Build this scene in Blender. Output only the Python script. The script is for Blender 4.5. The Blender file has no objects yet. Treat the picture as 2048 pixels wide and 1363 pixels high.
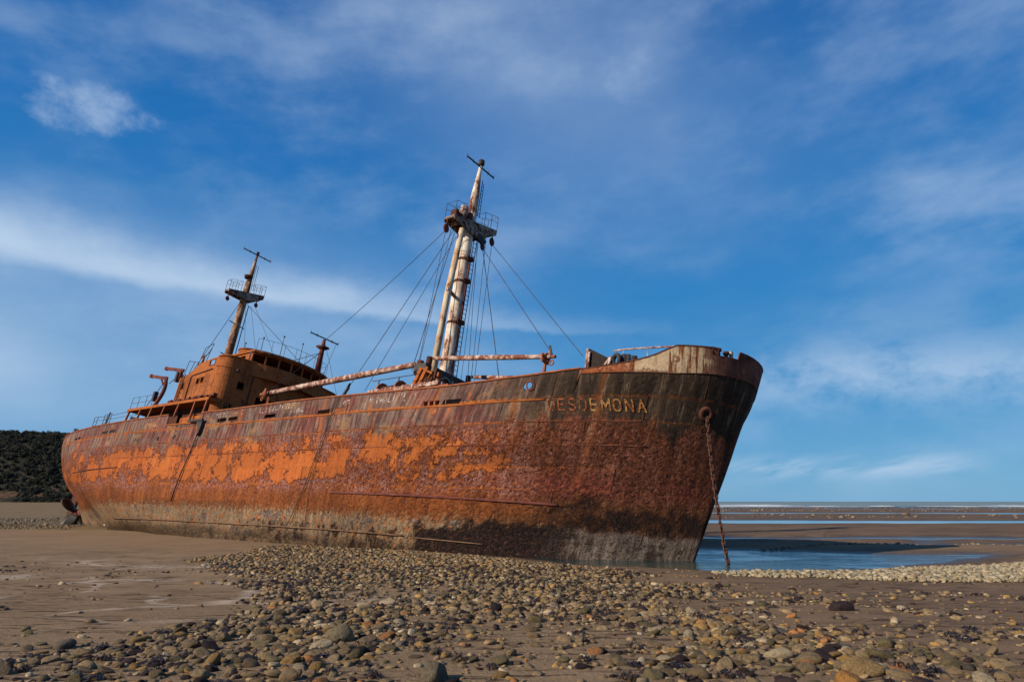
import bpy, bmesh, math, random
import numpy as np
from mathutils import Vector, Matrix
random.seed(7); rng = np.random.default_rng(7)
SC = bpy.context.scene
COL = SC.collection
R_ = math.radians

# ------------------------------------------------------------------ camera
CAMZ = 2.4
PITCH = math.atan((1002 - 681.5) / 1365.0)
cam_d = bpy.data.cameras.new('camera'); cam = bpy.data.objects.new('camera', cam_d); COL.objects.link(cam)
cam_d.sensor_width = 36.0; cam_d.lens = 36.0 * 1365.0 / 2048.0
cam_d.clip_start = 0.1; cam_d.clip_end = 30000
cam.location = (0, 0, CAMZ); cam.rotation_euler = (math.pi / 2 + PITCH, 0, 0)
SC.camera = cam

# ------------------------------------------------------------------ sun and sky
SUN_AZ, SUN_EL = 239.0, 29.5            # compass style: measured from +Y towards +X
sd = Vector((math.sin(R_(SUN_AZ)) * math.cos(R_(SUN_EL)), math.cos(R_(SUN_AZ)) * math.cos(R_(SUN_EL)), math.sin(R_(SUN_EL))))
sun_d = bpy.data.lights.new('sun', 'SUN'); sun = bpy.data.objects.new('sun', sun_d); COL.objects.link(sun)
sun_d.energy = 5.0; sun_d.angle = R_(0.5); sun_d.color = (1.0, 0.90, 0.74)
sun.rotation_euler = (-sd).to_track_quat('-Z', 'Y').to_euler()
SC.view_settings.view_transform = 'Standard'; SC.view_settings.look = 'None'
SC.view_settings.exposure = 0.2; SC.view_settings.gamma = 1.0


class G:
    """tiny helper for building node graphs"""
    def __init__(s, tree):
        s.t = tree; s.n = tree.nodes; s.l = tree.links
    def put(s, sock, v):
        if isinstance(v, bpy.types.NodeSocket): s.l.new(v, sock)
        elif v is not None:
            if hasattr(sock.default_value, '__len__') and not hasattr(v, '__len__'): v = (v,) * len(sock.default_value)
            if hasattr(v, '__len__') and len(sock.default_value) == 4 and len(v) == 3: v = (*v, 1)
            sock.default_value = v
    def m(s, op, a, b=None, c=None, clamp=False):
        n = s.n.new('ShaderNodeMath'); n.operation = op; n.use_clamp = clamp
        s.put(n.inputs[0], a)
        if b is not None: s.put(n.inputs[1], b)
        if c is not None: s.put(n.inputs[2], c)
        return n.outputs[0]
    def add(s, *a):
        o = a[0]
        for b in a[1:]: o = s.m('ADD', o, b)
        return o
    def mul(s, *a):
        o = a[0]
        for b in a[1:]: o = s.m('MULTIPLY', o, b)
        return o
    def sub(s, a, b): return s.m('SUBTRACT', a, b)
    def inv(s, a): return s.m('SUBTRACT', 1.0, a)
    def sm(s, x, a, b, lo=0.0, hi=1.0):
        n = s.n.new('ShaderNodeMapRange'); n.interpolation_type = 'SMOOTHSTEP'
        s.put(n.inputs[0], x); s.put(n.inputs[1], a); s.put(n.inputs[2], b); s.put(n.inputs[3], lo); s.put(n.inputs[4], hi)
        return n.outputs[0]
    def gauss(s, x, c, w):
        d = s.m('DIVIDE', s.sub(x, c), w)
        return s.m('EXPONENT', s.mul(d, d, -1.0))
    def vec(s, x, y, z=0.0):
        n = s.n.new('ShaderNodeCombineXYZ'); s.put(n.inputs[0], x); s.put(n.inputs[1], y); s.put(n.inputs[2], z); return n.outputs[0]
    def sep(s, v):
        n = s.n.new('ShaderNodeSeparateXYZ'); s.put(n.inputs[0], v); return n.outputs
    def vm(s, op, a, b):
        n = s.n.new('ShaderNodeVectorMath'); n.operation = op; s.put(n.inputs[0], a); s.put(n.inputs[1], b); return n.outputs[0]
    def noise(s, v, scale=1.0, detail=4.0, rough=0.55, dist=0.0, col=False):
        n = s.n.new('ShaderNodeTexNoise'); s.put(n.inputs['Vector'], v)
        n.inputs['Scale'].default_value = scale; n.inputs['Detail'].default_value = detail
        n.inputs['Roughness'].default_value = rough; n.inputs['Distortion'].default_value = dist
        return n.outputs['Color' if col else 'Fac']
    def vor(s, v, scale=1.0, feature='F1', out='Distance', rnd=1.0):
        n = s.n.new('ShaderNodeTexVoronoi'); n.feature = feature; s.put(n.inputs['Vector'], v)
        n.inputs['Scale'].default_value = scale; n.inputs['Randomness'].default_value = rnd
        return n.outputs[out]
    def ramp(s, f, stops, ease=False):
        n = s.n.new('ShaderNodeValToRGB'); cr = n.color_ramp
        if ease: cr.interpolation = 'EASE'
        while len(cr.elements) < len(stops): cr.elements.new(0.5)
        for e, (p, c) in zip(cr.elements, stops):
            e.position = p; e.color = (*c, 1) if hasattr(c, '__len__') else (c, c, c, 1)
        s.put(n.inputs[0], f); return n.outputs[0]
    def mix(s, f, a, b, mode='MIX'):
        n = s.n.new('ShaderNodeMix'); n.data_type = 'RGBA'; n.blend_type = mode
        s.put(n.inputs[0], f); s.put(n.inputs[6], a); s.put(n.inputs[7], b); return n.outputs[2]
    def node(s, kind): return s.n.new(kind)
    def obj(s):
        return s.n.new('ShaderNodeTexCoord').outputs['Object']
    def pos(s): return s.n.new('ShaderNodeNewGeometry').outputs['Position']
    def attr(s, name, out='Color'):
        n = s.n.new('ShaderNodeAttribute'); n.attribute_name = name; return n.outputs[out]
    def bump(s, h, strength=0.5, dist=0.02, normal=None):
        n = s.n.new('ShaderNodeBump'); n.inputs['Strength'].default_value = strength; n.inputs['Distance'].default_value = dist
        s.put(n.inputs['Height'], h)
        if normal is not None: s.l.new(normal, n.inputs['Normal'])
        return n.outputs[0]


def mat(name):
    m = bpy.data.materials.new(name); m.use_nodes = True
    g = G(m.node_tree); b = m.node_tree.nodes['Principled BSDF']
    return m, g, b


def fin(g, b, col, rough=0.8, normal=None, spec=0.3, metal=0.0):
    g.put(b.inputs['Base Color'], col); g.put(b.inputs['Roughness'], rough)
    b.inputs['Specular IOR Level'].default_value = spec; b.inputs['Metallic'].default_value = metal
    if normal is not None: g.l.new(normal, b.inputs['Normal'])


def build_world():
    w = bpy.data.worlds.new('World'); SC.world = w; w.use_nodes = True
    g = G(w.node_tree); bg = w.node_tree.nodes['Background']
    sky = g.node('ShaderNodeTexSky'); sky.sky_type = 'NISHITA'; sky.sun_disc = False
    sky.sun_elevation = R_(SUN_EL); sky.sun_rotation = R_(SUN_AZ)
    sky.altitude = 300; sky.air_density = 1.0; sky.dust_density = 0.25; sky.ozone_density = 3.0
    hs = g.node('ShaderNodeHueSaturation'); hs.inputs['Saturation'].default_value = SKY_SAT
    hs.inputs['Value'].default_value = SKY_VAL; g.put(hs.inputs['Color'], sky.outputs[0])
    base = g.mix(1.0, hs.outputs[0], SKY_TINT, 'MULTIPLY')
    d = g.node('ShaderNodeTexCoord').outputs['Generated']
    x, y, z = g.sep(d)
    az = g.mul(g.m('ARCTAN2', x, y), 57.29578); el = g.mul(g.m('ARCSINE', z), 57.29578)
    # the low sky of the photograph stays blue: pull the pale horizon of the model towards it
    low = g.m('DIVIDE', g.m('MAXIMUM', el, 0.0), 45.0, None, True)
    hz = g.ramp(low, [(0, HZ_COL), (0.18, (.62, 2.75, 5.8)), (0.38, (.30, 2.2, 5.5)), (0.62, (.17, 1.65, 4.9)), (1, (.10, 1.05, 3.7))])
    base = g.mix(0.85, base, hz)
    # cloud layer coordinates (direction space, slowly warped)
    warp = g.noise(g.vec(g.mul(az, 0.05), g.mul(el, 0.09), 3.0), 1.0, 3, 0.5, col=True)
    wx, wy, _ = g.sep(warp)
    a2 = g.add(az, g.mul(g.sub(wx, .5), 10.0)); e2 = g.add(el, g.mul(g.sub(wy, .5), 3.0))
    fib = g.noise(g.vec(g.mul(g.add(a2, g.mul(e2, 0.9)), 0.045), g.mul(g.sub(e2, g.mul(a2, 0.10)), 0.26), 0.0), 1.0, 7, 0.52, 0.0)
    fib2 = g.noise(g.vec(g.mul(g.add(a2, g.mul(e2, 1.2)), 0.14), g.mul(g.sub(e2, g.mul(a2, 0.25)), 0.7), 7.0), 1.0, 6, 0.52, 0.1)
    soft = g.noise(g.vec(g.mul(az, 0.04), g.mul(el, 0.075), 11.0), 1.0, 3, 0.5)
    det = g.m('ADD', g.mul(g.sub(g.noise(g.vec(g.mul(az, 0.26), g.mul(el, 0.34), 5.0), 1.0, 10, 0.64, 0.1), .5), 1.5), .5)
    sf2 = g.noise(g.vec(g.mul(g.add(az, g.mul(el, .8)), 0.055), g.mul(g.sub(el, g.mul(az, .25)), 0.11), 21.0), 1.0, 8, 0.58)
    def box(v, a, b, s): return g.mul(g.sm(v, a, a + s), g.sm(v, b, b - s))
    # main cirrus band: thick on the left, thinning to the right
    wd = g.sm(az, -40.0, 14.0, 2.1, 0.75)
    cen = g.sub(16.75, g.mul(g.sm(az, -40, 20), 2.9)); cen = g.add(cen, g.mul(g.sub(soft, .5), 2.2), g.mul(g.sub(det, .5), 0.9), g.mul(g.sub(sf2, .5), 2.4))
    up = g.sm(el, g.add(cen, g.mul(wd, 2.2)), cen); dn = g.sm(el, g.sub(cen, g.mul(wd, .7)), cen)
    band = g.mul(up, dn, g.sm(az, 17, -10), g.add(0.10, g.mul(fib, .55), g.mul(sf2, .55), g.mul(det, .18)), g.sm(az, -38, 8, 0.98, 0.62))
    veil = g.mul(g.sm(g.add(g.mul(sf2, .75), g.mul(fib, .25)), 0.42, 0.72), g.sm(soft, 0.28, 0.60), 0.34)
    hiv = g.mul(g.gauss(g.add(az, g.mul(g.sub(el, 34), .9)), 3.0, 15.0), g.sm(el, 16, 34), g.add(0.20, g.mul(sf2, 0.75)), 0.46)
    leftlow = g.mul(g.sm(el, 25, 15), g.sm(el, -2, 9), g.sm(az, 14, -30), 0.40, g.add(.35, g.mul(sf2, .9)))
    def puff(a0, e0, wa, we, s, thr=0.45):
        r = g.add(g.m('POWER', g.m('DIVIDE', g.sub(a2, a0), wa), 2.0), g.m('POWER', g.m('DIVIDE', g.sub(el, e0), we), 2.0))
        return g.mul(g.sm(g.sub(g.add(det, .32), g.mul(r, 0.42)), thr, thr + 0.62), s)
    p1 = puff(-35.4, 27.1, 4.3, 2.3, 0.46); p2 = puff(10.5, 34.2, 3.4, 2.6, 0.20); p3 = puff(-42.5, 26.4, 3.0, 2.4, .3)
    rb = g.mul(g.gauss(el, g.add(8.6, g.mul(g.sub(soft, .5), 4.0)), 2.4), g.sm(az, 12, 26), g.sm(g.add(g.mul(sf2, .6), g.mul(det, .4)), .34, .62), 0.55)
    rb2 = g.mul(g.gauss(el, 2.5, 0.75), box(az, 15, 36, 5), g.sm(fib2, .35, .65), 0.6)
    rb3 = g.mul(g.gauss(g.sub(el, g.mul(g.sub(az, 36), -0.1)), 19.0, 4.5), g.sm(az, 22, 40), g.sm(sf2, .35, .68), 0.36)
    ll = g.mul(g.gauss(el, 9.0, 2.6), g.sm(az, -30, -39), 0.55, g.add(.3, fib))
    cm = band
    for q in (veil, hiv, leftlow, p1, p2, p3, rb, rb2, rb3, ll):
        cm = g.inv(g.mul(g.inv(cm), g.inv(g.m('MINIMUM', q, 1.0))))
    cm = g.m('MINIMUM', g.m('MAXIMUM', cm, 0.0), 0.93)
    cm = g.mul(cm, g.sm(el, 0.2, 2.0, 0.35, 1.0))
    out = g.mix(cm, base, CLOUD)
    g.put(bg.inputs['Color'], out); bg.inputs['Strength'].default_value = SKY_STR


SKY_STR = 0.088
SKY_SAT, SKY_VAL, SKY_TINT = 1.2, 0.8, (0.7, 1.1, 1.1, 1)
HZ_COL = (1.35, 3.5, 6.4)          # linear radiance / SKY_STR at the horizon
CLOUD = (5.1, 6.5, 8.3, 1)
build_world()

# ------------------------------------------------------------------ object helpers
def tag(o, label=None, cat=None, group=None, kind=None):
    if label: o['label'] = label
    if cat: o['category'] = cat
    if group: o['group'] = group
    if kind: o['kind'] = kind
    return o


def mesh_np(name, verts, faces, material=None, smooth=True, uv=None):
    """numpy mesh: faces an (n,k) array"""
    me = bpy.data.meshes.new(name)
    verts = np.asarray(verts, np.float32); faces = np.asarray(faces, np.int32)
    n, k = faces.shape
    me.vertices.add(len(verts)); me.vertices.foreach_set('co', verts.ravel())
    me.loops.add(n * k); me.loops.foreach_set('vertex_index', faces.ravel())
    me.polygons.add(n); me.polygons.foreach_set('loop_start', np.arange(0, n * k, k, dtype=np.int32))
    me.polygons.foreach_set('loop_total', np.full(n, k, np.int32))
    me.polygons.foreach_set('use_smooth', np.full(n, smooth))
    if uv is not None:
        l = me.uv_layers.new(name='UVMap'); l.data.foreach_set('uv', np.asarray(uv, np.float32)[faces.ravel()].ravel())
    me.update(calc_edges=True)
    if material: me.materials.append(material)
    return me


def link(name, me, parent=None):
    o = bpy.data.objects.new(name, me); COL.objects.link(o)
    if parent: o.parent = parent
    return o


class MB:
    """collects shapes, then links them as ONE mesh object"""
    def __init__(s): s.bm = bmesh.new()
    def box(s, c, size, rot=None):
        M = Matrix.Translation(Vector(c)) @ (rot.to_4x4() if rot else Matrix.Identity(4)) @ Matrix.Diagonal((*size, 1))
        bmesh.ops.create_cube(s.bm, size=1, matrix=M); return s
    def tube(s, pts, rad, seg=8, caps=True):
        pts = [Vector(p) for p in pts]; n = len(pts)
        rs = rad if hasattr(rad, '__len__') else [rad] * n
        rings = []; prev = None
        for i, p in enumerate(pts):
            d = (pts[min(i + 1, n - 1)] - pts[max(i - 1, 0)]).normalized()
            if prev is None:
                a = d.orthogonal().normalized()
            else:
                a = (prev - d * prev.dot(d)).normalized()
            prev = a; b = d.cross(a)
            rings.append([s.bm.verts.new(p + (a * math.cos(t) + b * math.sin(t)) * rs[i]) for t in [2 * math.pi * j / seg for j in range(seg)]])
        for r0, r1 in zip(rings, rings[1:]):
            for j in range(seg):
                f = s.bm.faces.new((r0[j], r0[(j + 1) % seg], r1[(j + 1) % seg], r1[j])); f.smooth = seg > 5
        if caps:
            s.bm.faces.new(rings[0][::-1]); s.bm.faces.new(rings[-1])
        return s
    def bar(s, a, b, w, h=None):
        a, b = Vector(a), Vector(b); d = b - a; q = d.to_track_quat('X', 'Z')
        return s.box((a + b) / 2, (d.length, w, h or w), q.to_matrix())
    def prism(s, pts, axis_vec):
        """closed polygon pts extruded by axis_vec"""
        ax = Vector(axis_vec); lo = [s.bm.verts.new(Vector(p)) for p in pts]; hi = [s.bm.verts.new(Vector(p) + ax) for p in pts]
        n = len(pts)
        s.bm.faces.new(lo[::-1]); s.bm.faces.new(hi)
        for i in range(n): s.bm.faces.new((lo[i], lo[(i + 1) % n], hi[(i + 1) % n], hi[i]))
        return s
    def ring(s, c, ax, R, r, seg=20, ts=6):
        ax = Vector(ax).normalized(); u = ax.orthogonal().normalized(); v = ax.cross(u); c = Vector(c)
        P = [[s.bm.verts.new(c + (u * math.cos(t) + v * math.sin(t)) * (R + r * math.cos(q)) + ax * r * math.sin(q))
              for q in [2 * math.pi * j / ts for j in range(ts)]] for t in [2 * math.pi * i / seg for i in range(seg)]]
        for i in range(seg):
            for j in range(ts):
                f = s.bm.faces.new((P[i][j], P[(i + 1) % seg][j], P[(i + 1) % seg][(j + 1) % ts], P[i][(j + 1) % ts])); f.smooth = True
        return s
    def build(s, name, material, parent=None, bevel=0.0):
        bmesh.ops.recalc_face_normals(s.bm, faces=s.bm.faces)
        me = bpy.data.meshes.new(name); s.bm.to_mesh(me); s.bm.free()
        if material: me.materials.append(material)
        o = link(name, me, parent)
        if bevel:
            b = o.modifiers.new('bevel', 'BEVEL'); b.width = bevel; b.segments = 2; b.limit_method = 'ANGLE'
        return o


def wall(name, path, zt, zb, holes, material, parent, thick=0.06, ds=0.35, fn=None, uvfn=None, extra_s=(), extra_z=()):
    """sheet along a plan path with real openings; fn(s, z) -> xyz overrides the straight path mapping"""
    if fn is None:
        P = [Vector((p[0], p[1], 0)) for p in path]
        cum = [0]
        for a, b in zip(P, P[1:]): cum.append(cum[-1] + (b - a).length)
        S0, S1 = 0, cum[-1]
        def fn(s, z):
            for i in range(len(P) - 1):
                if s <= cum[i + 1] + 1e-6:
                    f = (s - cum[i]) / (cum[i + 1] - cum[i]); q = P[i].lerp(P[i + 1], f); return (q.x, q.y, z)
            return (P[-1].x, P[-1].y, z)
        ss = set(cum)
    else:
        S0, S1 = path; ss = {S0, S1}
    k = max(2, int((S1 - S0) / ds))
    ss |= {S0 + (S1 - S0) * i / k for i in range(k + 1)} | set(extra_s)
    zz = set(extra_z)
    for h in holes: ss |= {h[0], h[1]}; zz |= {h[2], h[3]}
    ss = sorted(x for x in ss if S0 - 1e-6 <= x <= S1 + 1e-6)
    s2 = [ss[0]]
    for x in ss[1:]:
        if x - s2[-1] > 1e-4: s2.append(x)
    ss = s2; zz = sorted(zz)
    bm = bmesh.new(); uvl = bm.loops.layers.uv.new('UVMap') if uvfn else None
    for a, b in zip(ss, ss[1:]):
        e = (b - a) * 0.001
        ta, tb, ba, bb = zt(a + e), zt(b - e), zb(a + e), zb(b - e)
        la = [ba] + [min(max(z, ba), ta) for z in zz] + [ta]; lb = [bb] + [min(max(z, bb), tb) for z in zz] + [tb]
        for j in range(len(la) - 1):
            z0, z1, z2, z3 = la[j], lb[j], lb[j + 1], la[j + 1]
            if z3 - z0 < 1e-5 and z2 - z1 < 1e-5: continue
            sm_, zm = (a + b) / 2, (z0 + z1 + z2 + z3) / 4
            if any(h[0] < sm_ < h[1] and h[2] < zm < h[3] for h in holes): continue
            q = [(a, z0), (b, z1), (b, z2), (a, z3)]
            vs = [bm.verts.new(fn(*p)) for p in q]
            f = bm.faces.new(vs); f.smooth = False
            if uvl:
                for lp, p in zip(f.loops, q): lp[uvl].uv = uvfn(*p)
    bmesh.ops.remove_doubles(bm, verts=bm.verts, dist=2e-4)
    me = bpy.data.meshes.new(name); bm.to_mesh(me); bm.free(); me.materials.append(material)
    o = link(name, me, parent)
    if thick:
        so = o.modifiers.new('thickness', 'SOLIDIFY'); so.thickness = thick; so.offset = 0
    return o


# ------------------------------------------------------------------ rust and paint
def m_hull():
    m, g, b = mat('rusted hull plating')
    uvn = g.node('ShaderNodeUVMap'); uvn.uv_map = 'UVMap'
    u, v, _ = g.sep(uvn.outputs[0])
    UV = g.vec(u, v)
    def ex(n, k): return g.m('ADD', g.mul(g.sub(n, .5), k), .5, None, True)
    big = ex(g.noise(UV, 0.16, 4, 0.55), 1.5)
    wob = ex(g.noise(g.vec(u, g.mul(v, .6)), 0.55, 6, 0.65), 1.3)
    wb = g.sub(wob, 0.5)
    sl = g.add(u, g.mul(v, 0.02), g.mul(g.sub(g.noise(g.vec(g.mul(u, .9), g.mul(v, .7), 40), 1, 3, .5), .5), .22))                            # drips lean with the heeled hull
    st = ex(g.noise(g.vec(g.mul(sl, 4.2), g.mul(v, 0.50)), 1.0, 5, 0.6), 2.0)
    st2 = ex(g.noise(g.vec(g.mul(sl, 1.5), g.mul(v, 0.30), 4.0), 1.0, 6, 0.62), 1.6)
    fine = ex(g.noise(UV, 6.0, 8, 0.72), 2.3)
    fine2 = ex(g.noise(UV, 15.0, 5, 0.72), 2.6)
    v2 = g.add(v, g.mul(wb, 1.3))                            # ragged zone borders
    v3 = g.add(v, g.mul(wb, 0.7), g.mul(g.sub(fine, .5), .55), g.mul(g.sub(st, .5), .35))
    wv = g.noise(UV, 3.0, 3, .6, col=True); UVw = g.vm('ADD', UV, g.vm('MULTIPLY', wv, (.30, .30, 0)))
    sc1 = g.vor(UVw, 3.6, 'F1'); sc2 = g.vor(UVw, 8.0, 'F1'); edge = g.vor(UVw, 3.6, 'DISTANCE_TO_EDGE')
    cr, cg, cb = g.sep(g.vor(UVw, 8.0, 'F1', 'Color'))
    sca = g.add(g.mul(g.sm(sc2, .0, .6), .30), g.mul(fine, .38), g.mul(fine2, .22), g.mul(cr, .18))
    pat0 = ex(g.noise(g.vec(g.mul(sl, 1.3), g.mul(v, .55), 31), 1, 7, .66), 1.7)
    # layered scale: black pits, maroon, brown, pinkish grey rims
    scaly = g.ramp(sca, [(.26, (.014, .006, .006)), (.42, (.080, .022, .016)), (.55, (.160, .046, .030)), (.66, (.21, .078, .055)), (.80, (.33, .17, .13))])
    scaly = g.mix(g.mul(g.sm(g.add(g.mul(wob, .6), g.mul(pat0, .4)), .44, .60), .85), scaly, g.ramp(fine, [(.25, (.085, .022, .010)), (.5, (.23, .058, .014)), (.75, (.40, .112, .020))]))
    orange = g.ramp(g.add(g.mul(st, .25), g.mul(fine, .30), g.mul(big, .30), g.mul(fine2, .15)), [(.28, (.14, .035, .013)), (.44, (.29, .072, .017)), (.58, (.35, .094, .021)), (.76, (.43, .15, .045))])
    # where bright flat orange survives
    pat = ex(g.noise(g.vec(g.mul(sl, 0.60), g.mul(v, 0.60), 2.0), 1.0, 9, 0.68), 1.7)
    pat2 = ex(g.noise(g.vec(g.mul(sl, 2.0), g.mul(v, .9), 9.0), 1.0, 6, .65), 1.3)
    zone = g.mul(g.sm(v2, 1.6, 2.5), g.sm(v2, 5.2, 4.2))
    zu = g.add(g.mul(g.sm(u, -3, -18), .16), g.mul(g.sm(u, -58, -44), .06), g.mul(g.gauss(u, -35, 12), .035), -.190)
    om = g.sm(g.add(pat, g.mul(g.sub(pat2, .5), .40), g.mul(g.sub(fine, .5), .26), g.mul(g.sub(fine2, .5), .12), zu, g.mul(g.sub(zone, 1.0), .42), g.mul(g.gauss(v, 3.6, .9), .06)), .46, .53)
    om = g.mul(om, g.sm(sc2, .05, .16))
    rim = g.mul(om, g.inv(om), 4.0)
    mid = g.mix(om, scaly, orange); mid = g.mix(g.mul(rim, .7), mid, (.05, .018, .014))
    # grey paint strakes at the top with streaks
    gs = g.add(g.mul(st, .60), g.mul(fine, .25), g.mul(big, .15))
    grey = g.ramp(gs, [(.20, (.022, .012, .011)), (.40, (.080, .040, .032)), (.55, (.150, .088, .068)), (.70, (.21, .145, .108)), (.85, (.38, .27, .18))])
    plum = g.ramp(gs, [(.25, (.035, .012, .012)), (.5, (.13, .045, .034)), (.75, (.26, .12, .085))])
    grey = g.mix(g.sm(ex(g.noise(g.vec(g.mul(u, .45), g.mul(v, .5), 8), 1, 5, .6), 1.5), .42, .62), grey, plum)
    och = g.ramp(fine, [(.3, (.20, .11, .05)), (.7, (.36, .20, .085))])
    grey = g.mix(g.mul(g.sm(ex(g.noise(g.vec(g.mul(u, .38), g.mul(v, .7), 15), 1, 5, .6), 1.5), .60, .74), .6), grey, och)
    grey = g.mix(g.sm(g.add(g.mul(st2, .65), g.mul(st, .35)), .62, .70), grey, g.ramp(fine, [(.25, (.16, .036, .012)), (.75, (.42, .125, .030))]))
    up = g.sm(g.add(v, g.mul(g.sub(st2, .5), 2.0), g.mul(g.sub(st, .5), .8)), 2.35, 1.9)
    col = g.mix(up, mid, grey)
    # brown belt and barnacle belt
    brown = g.ramp(g.add(g.mul(fine, .45), g.mul(st2, .35), g.mul(fine2, .2)), [(.28, (.055, .018, .008)), (.48, (.165, .046, .014)), (.70, (.30, .094, .026))])
    col = g.mix(g.sm(v3, 4.75, 5.35), col, brown)
    olive = g.ramp(fine, [(.3, (.060, .034, .014)), (.7, (.20, .115, .048))])
    col = g.mix(g.mul(g.sm(v3, 5.7, 6.1), g.sm(st2, .38, .6), .45), col, olive)
    barn = g.ramp(g.add(g.mul(fine2, .45), g.mul(st, .25), g.mul(fine, .3)), [(.26, (.045, .028, .020)), (.44, (.170, .104, .058)), (.60, (.285, .186, .108)), (.80, (.46, .33, .20))])
    barn = g.mix(g.sm(ex(g.noise(g.vec(g.mul(u, 4), g.mul(v, 2.2), 3), 1, 5, .6), 1.6), .58, .68), barn, (.34, .105, .026))
    barn = g.mix(g.mul(g.sm(ex(g.noise(g.vec(g.mul(u, 1.3), g.mul(v, 1.0), 5), 1, 5, .65), 1.6), .56, .70), .85), barn, g.ramp(fine, [(.3, (.035, .030, .032)), (.7, (.13, .115, .11))]))
    barn = g.mix(g.mul(g.sm(v3, 7.15, 7.5), .8), barn, g.ramp(fine, [(.35, (.020, .015, .011)), (.75, (.17, .105, .055))]))
    col = g.mix(g.sm(v3, 5.95, 6.4), col, barn)
    # dark fore body
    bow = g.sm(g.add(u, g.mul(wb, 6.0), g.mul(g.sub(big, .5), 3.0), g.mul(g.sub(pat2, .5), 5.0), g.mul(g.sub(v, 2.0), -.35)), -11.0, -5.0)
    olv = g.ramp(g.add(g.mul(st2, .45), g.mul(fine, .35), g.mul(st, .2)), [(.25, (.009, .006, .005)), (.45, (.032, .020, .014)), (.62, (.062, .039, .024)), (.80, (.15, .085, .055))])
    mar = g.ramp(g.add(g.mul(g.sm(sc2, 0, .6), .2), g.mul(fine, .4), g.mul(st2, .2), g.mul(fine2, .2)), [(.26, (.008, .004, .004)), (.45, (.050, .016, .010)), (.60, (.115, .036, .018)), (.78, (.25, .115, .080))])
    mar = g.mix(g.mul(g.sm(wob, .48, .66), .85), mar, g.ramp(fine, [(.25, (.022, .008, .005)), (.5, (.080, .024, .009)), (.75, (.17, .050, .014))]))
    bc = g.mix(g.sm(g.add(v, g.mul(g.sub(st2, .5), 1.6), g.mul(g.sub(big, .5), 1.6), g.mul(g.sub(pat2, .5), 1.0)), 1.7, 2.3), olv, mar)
    ps = g.mul(g.sm(st, .58, .74), g.sm(st2, .40, .6), g.sm(v, 3.4, 1.6)); bc = g.mix(g.mul(ps, .65), bc, (.20, .145, .095))
    red = g.ramp(fine, [(.3, (.045, .010, .008)), (.7, (.19, .050, .032))])
    bc = g.mix(g.mul(g.gauss(v, 4.6, .5), g.sm(wob, .38, .56), .9), bc, red)
    bc = g.mix(g.mul(g.sm(v3, 4.9, 5.4), .9), bc, g.ramp(g.add(g.mul(fine2, .5), g.mul(fine, .5)), [(.28, (.016, .008, .006)), (.48, (.070, .027, .012)), (.66, (.15, .062, .024)), (.8, (.26, .15, .075))]))
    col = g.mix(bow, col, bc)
    # pale flakes all over the scale, their glints painted as lighter colour
    flake_glint = g.mul(g.sm(sc1, .16, .06), g.sm(g.add(g.mul(wob, .5), g.mul(pat2, .5)), .42, .6), g.inv(om), g.sm(v, .8, 2.2, .25, 1.0))
    col = g.mix(g.mul(flake_glint, .8), col, g.ramp(fine2, [(.3, (.12, .06, .05)), (.7, (.42, .30, .26))]))
    crack = g.mul(g.sm(edge, .05, .0), g.sm(wob, .4, .62), g.inv(om), g.sm(v, 1.2, 2.2))
    col = g.mix(g.mul(crack, .6), col, (.014, .007, .006))
    # rust bleeding on the seams of the upper strakes
    vs = g.add(v, g.mul(g.sub(fine, .5), .10))
    seam = g.add(*[g.mul(g.sm(vs, k - .03, k + .0), g.sm(vs, k + w_, k + .01)) for k, w_ in ((.90, .20), (1.92, .12), (2.9, .07), (3.85, .06), (4.75, .08))])
    col = g.mix(g.mul(seam, g.sm(pat2, .34, .54), g.sm(bow, 0.9, .2, .22, .9)), col, g.ramp(fine, [(.25, (.12, .030, .010)), (.7, (.46, .135, .022))]))
    # vertical butt stains
    butt = g.mul(g.gauss(g.m('FRACT', g.mul(g.add(u, g.mul(v, .06)), .117)), .5, .018), g.sm(pat2, .35, .6), g.sm(v, 5.5, 4.5))
    col = g.mix(g.mul(butt, .75, g.inv(g.mul(bow, .6))), col, (.34, .095, .018))
    # weed: a black patch amidships and a ragged belt round the bow
    wd = ex(g.noise(g.vec(g.mul(u, .9), g.mul(v, .75), 6.0), 1, 9, .72), 2.2)
    patch = g.mul(g.sm(g.add(u, g.mul(wb, 5.0)), -13.5, -9.5), g.sm(g.add(u, g.mul(wb, 4.0)), -2.0, -5.5), g.sm(v2, 5.4, 6.8))
    belt = g.mul(g.sm(u, -7.5, -4.5), g.sm(v2, 4.7, 5.7), g.sm(v2, 6.8, 6.1))
    few = g.mul(g.sm(u, -55, -20), g.sm(v3, 6.2, 6.9), .30)
    W_ = g.m('MAXIMUM', g.m('MAXIMUM', g.mul(patch, .56), g.mul(belt, .36)), few)
    weed = g.sm(g.add(g.mul(wd, .55), g.mul(fine, .28), g.mul(fine2, .17), W_), .80, .90)
    col = g.mix(weed, col, g.ramp(g.add(g.mul(fine, .5), g.mul(fine2, .5)), [(.35, (.006, .004, .004)), (.55, (.020, .011, .009)), (.70, (.070, .032, .022)), (.85, (.16, .08, .05))]))
    # pale silt on the forefoot
    ft = g.mul(g.sm(g.add(v, g.mul(wb, .7), g.mul(g.sub(fine, .5), .3)), 6.15, 6.5), g.sm(g.add(u, g.mul(wb, 2)), -6.5, -3.5), g.inv(g.mul(weed, .8)))
    col = g.mix(g.mul(ft, .8), col, g.ramp(g.add(g.mul(fine2, .6), g.mul(st, .4)), [(.22, (.022, .018, .015)), (.45, (.080, .064, .053)), (.75, (.22, .175, .145))]))
    # every plate weathered a little differently, with its own butt joint
    row = g.m('FLOOR', g.mul(g.add(v, .02), 1.04)); pu = g.add(g.mul(u, .155), g.mul(row, .37)); cell = g.m('FLOOR', pu)
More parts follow.
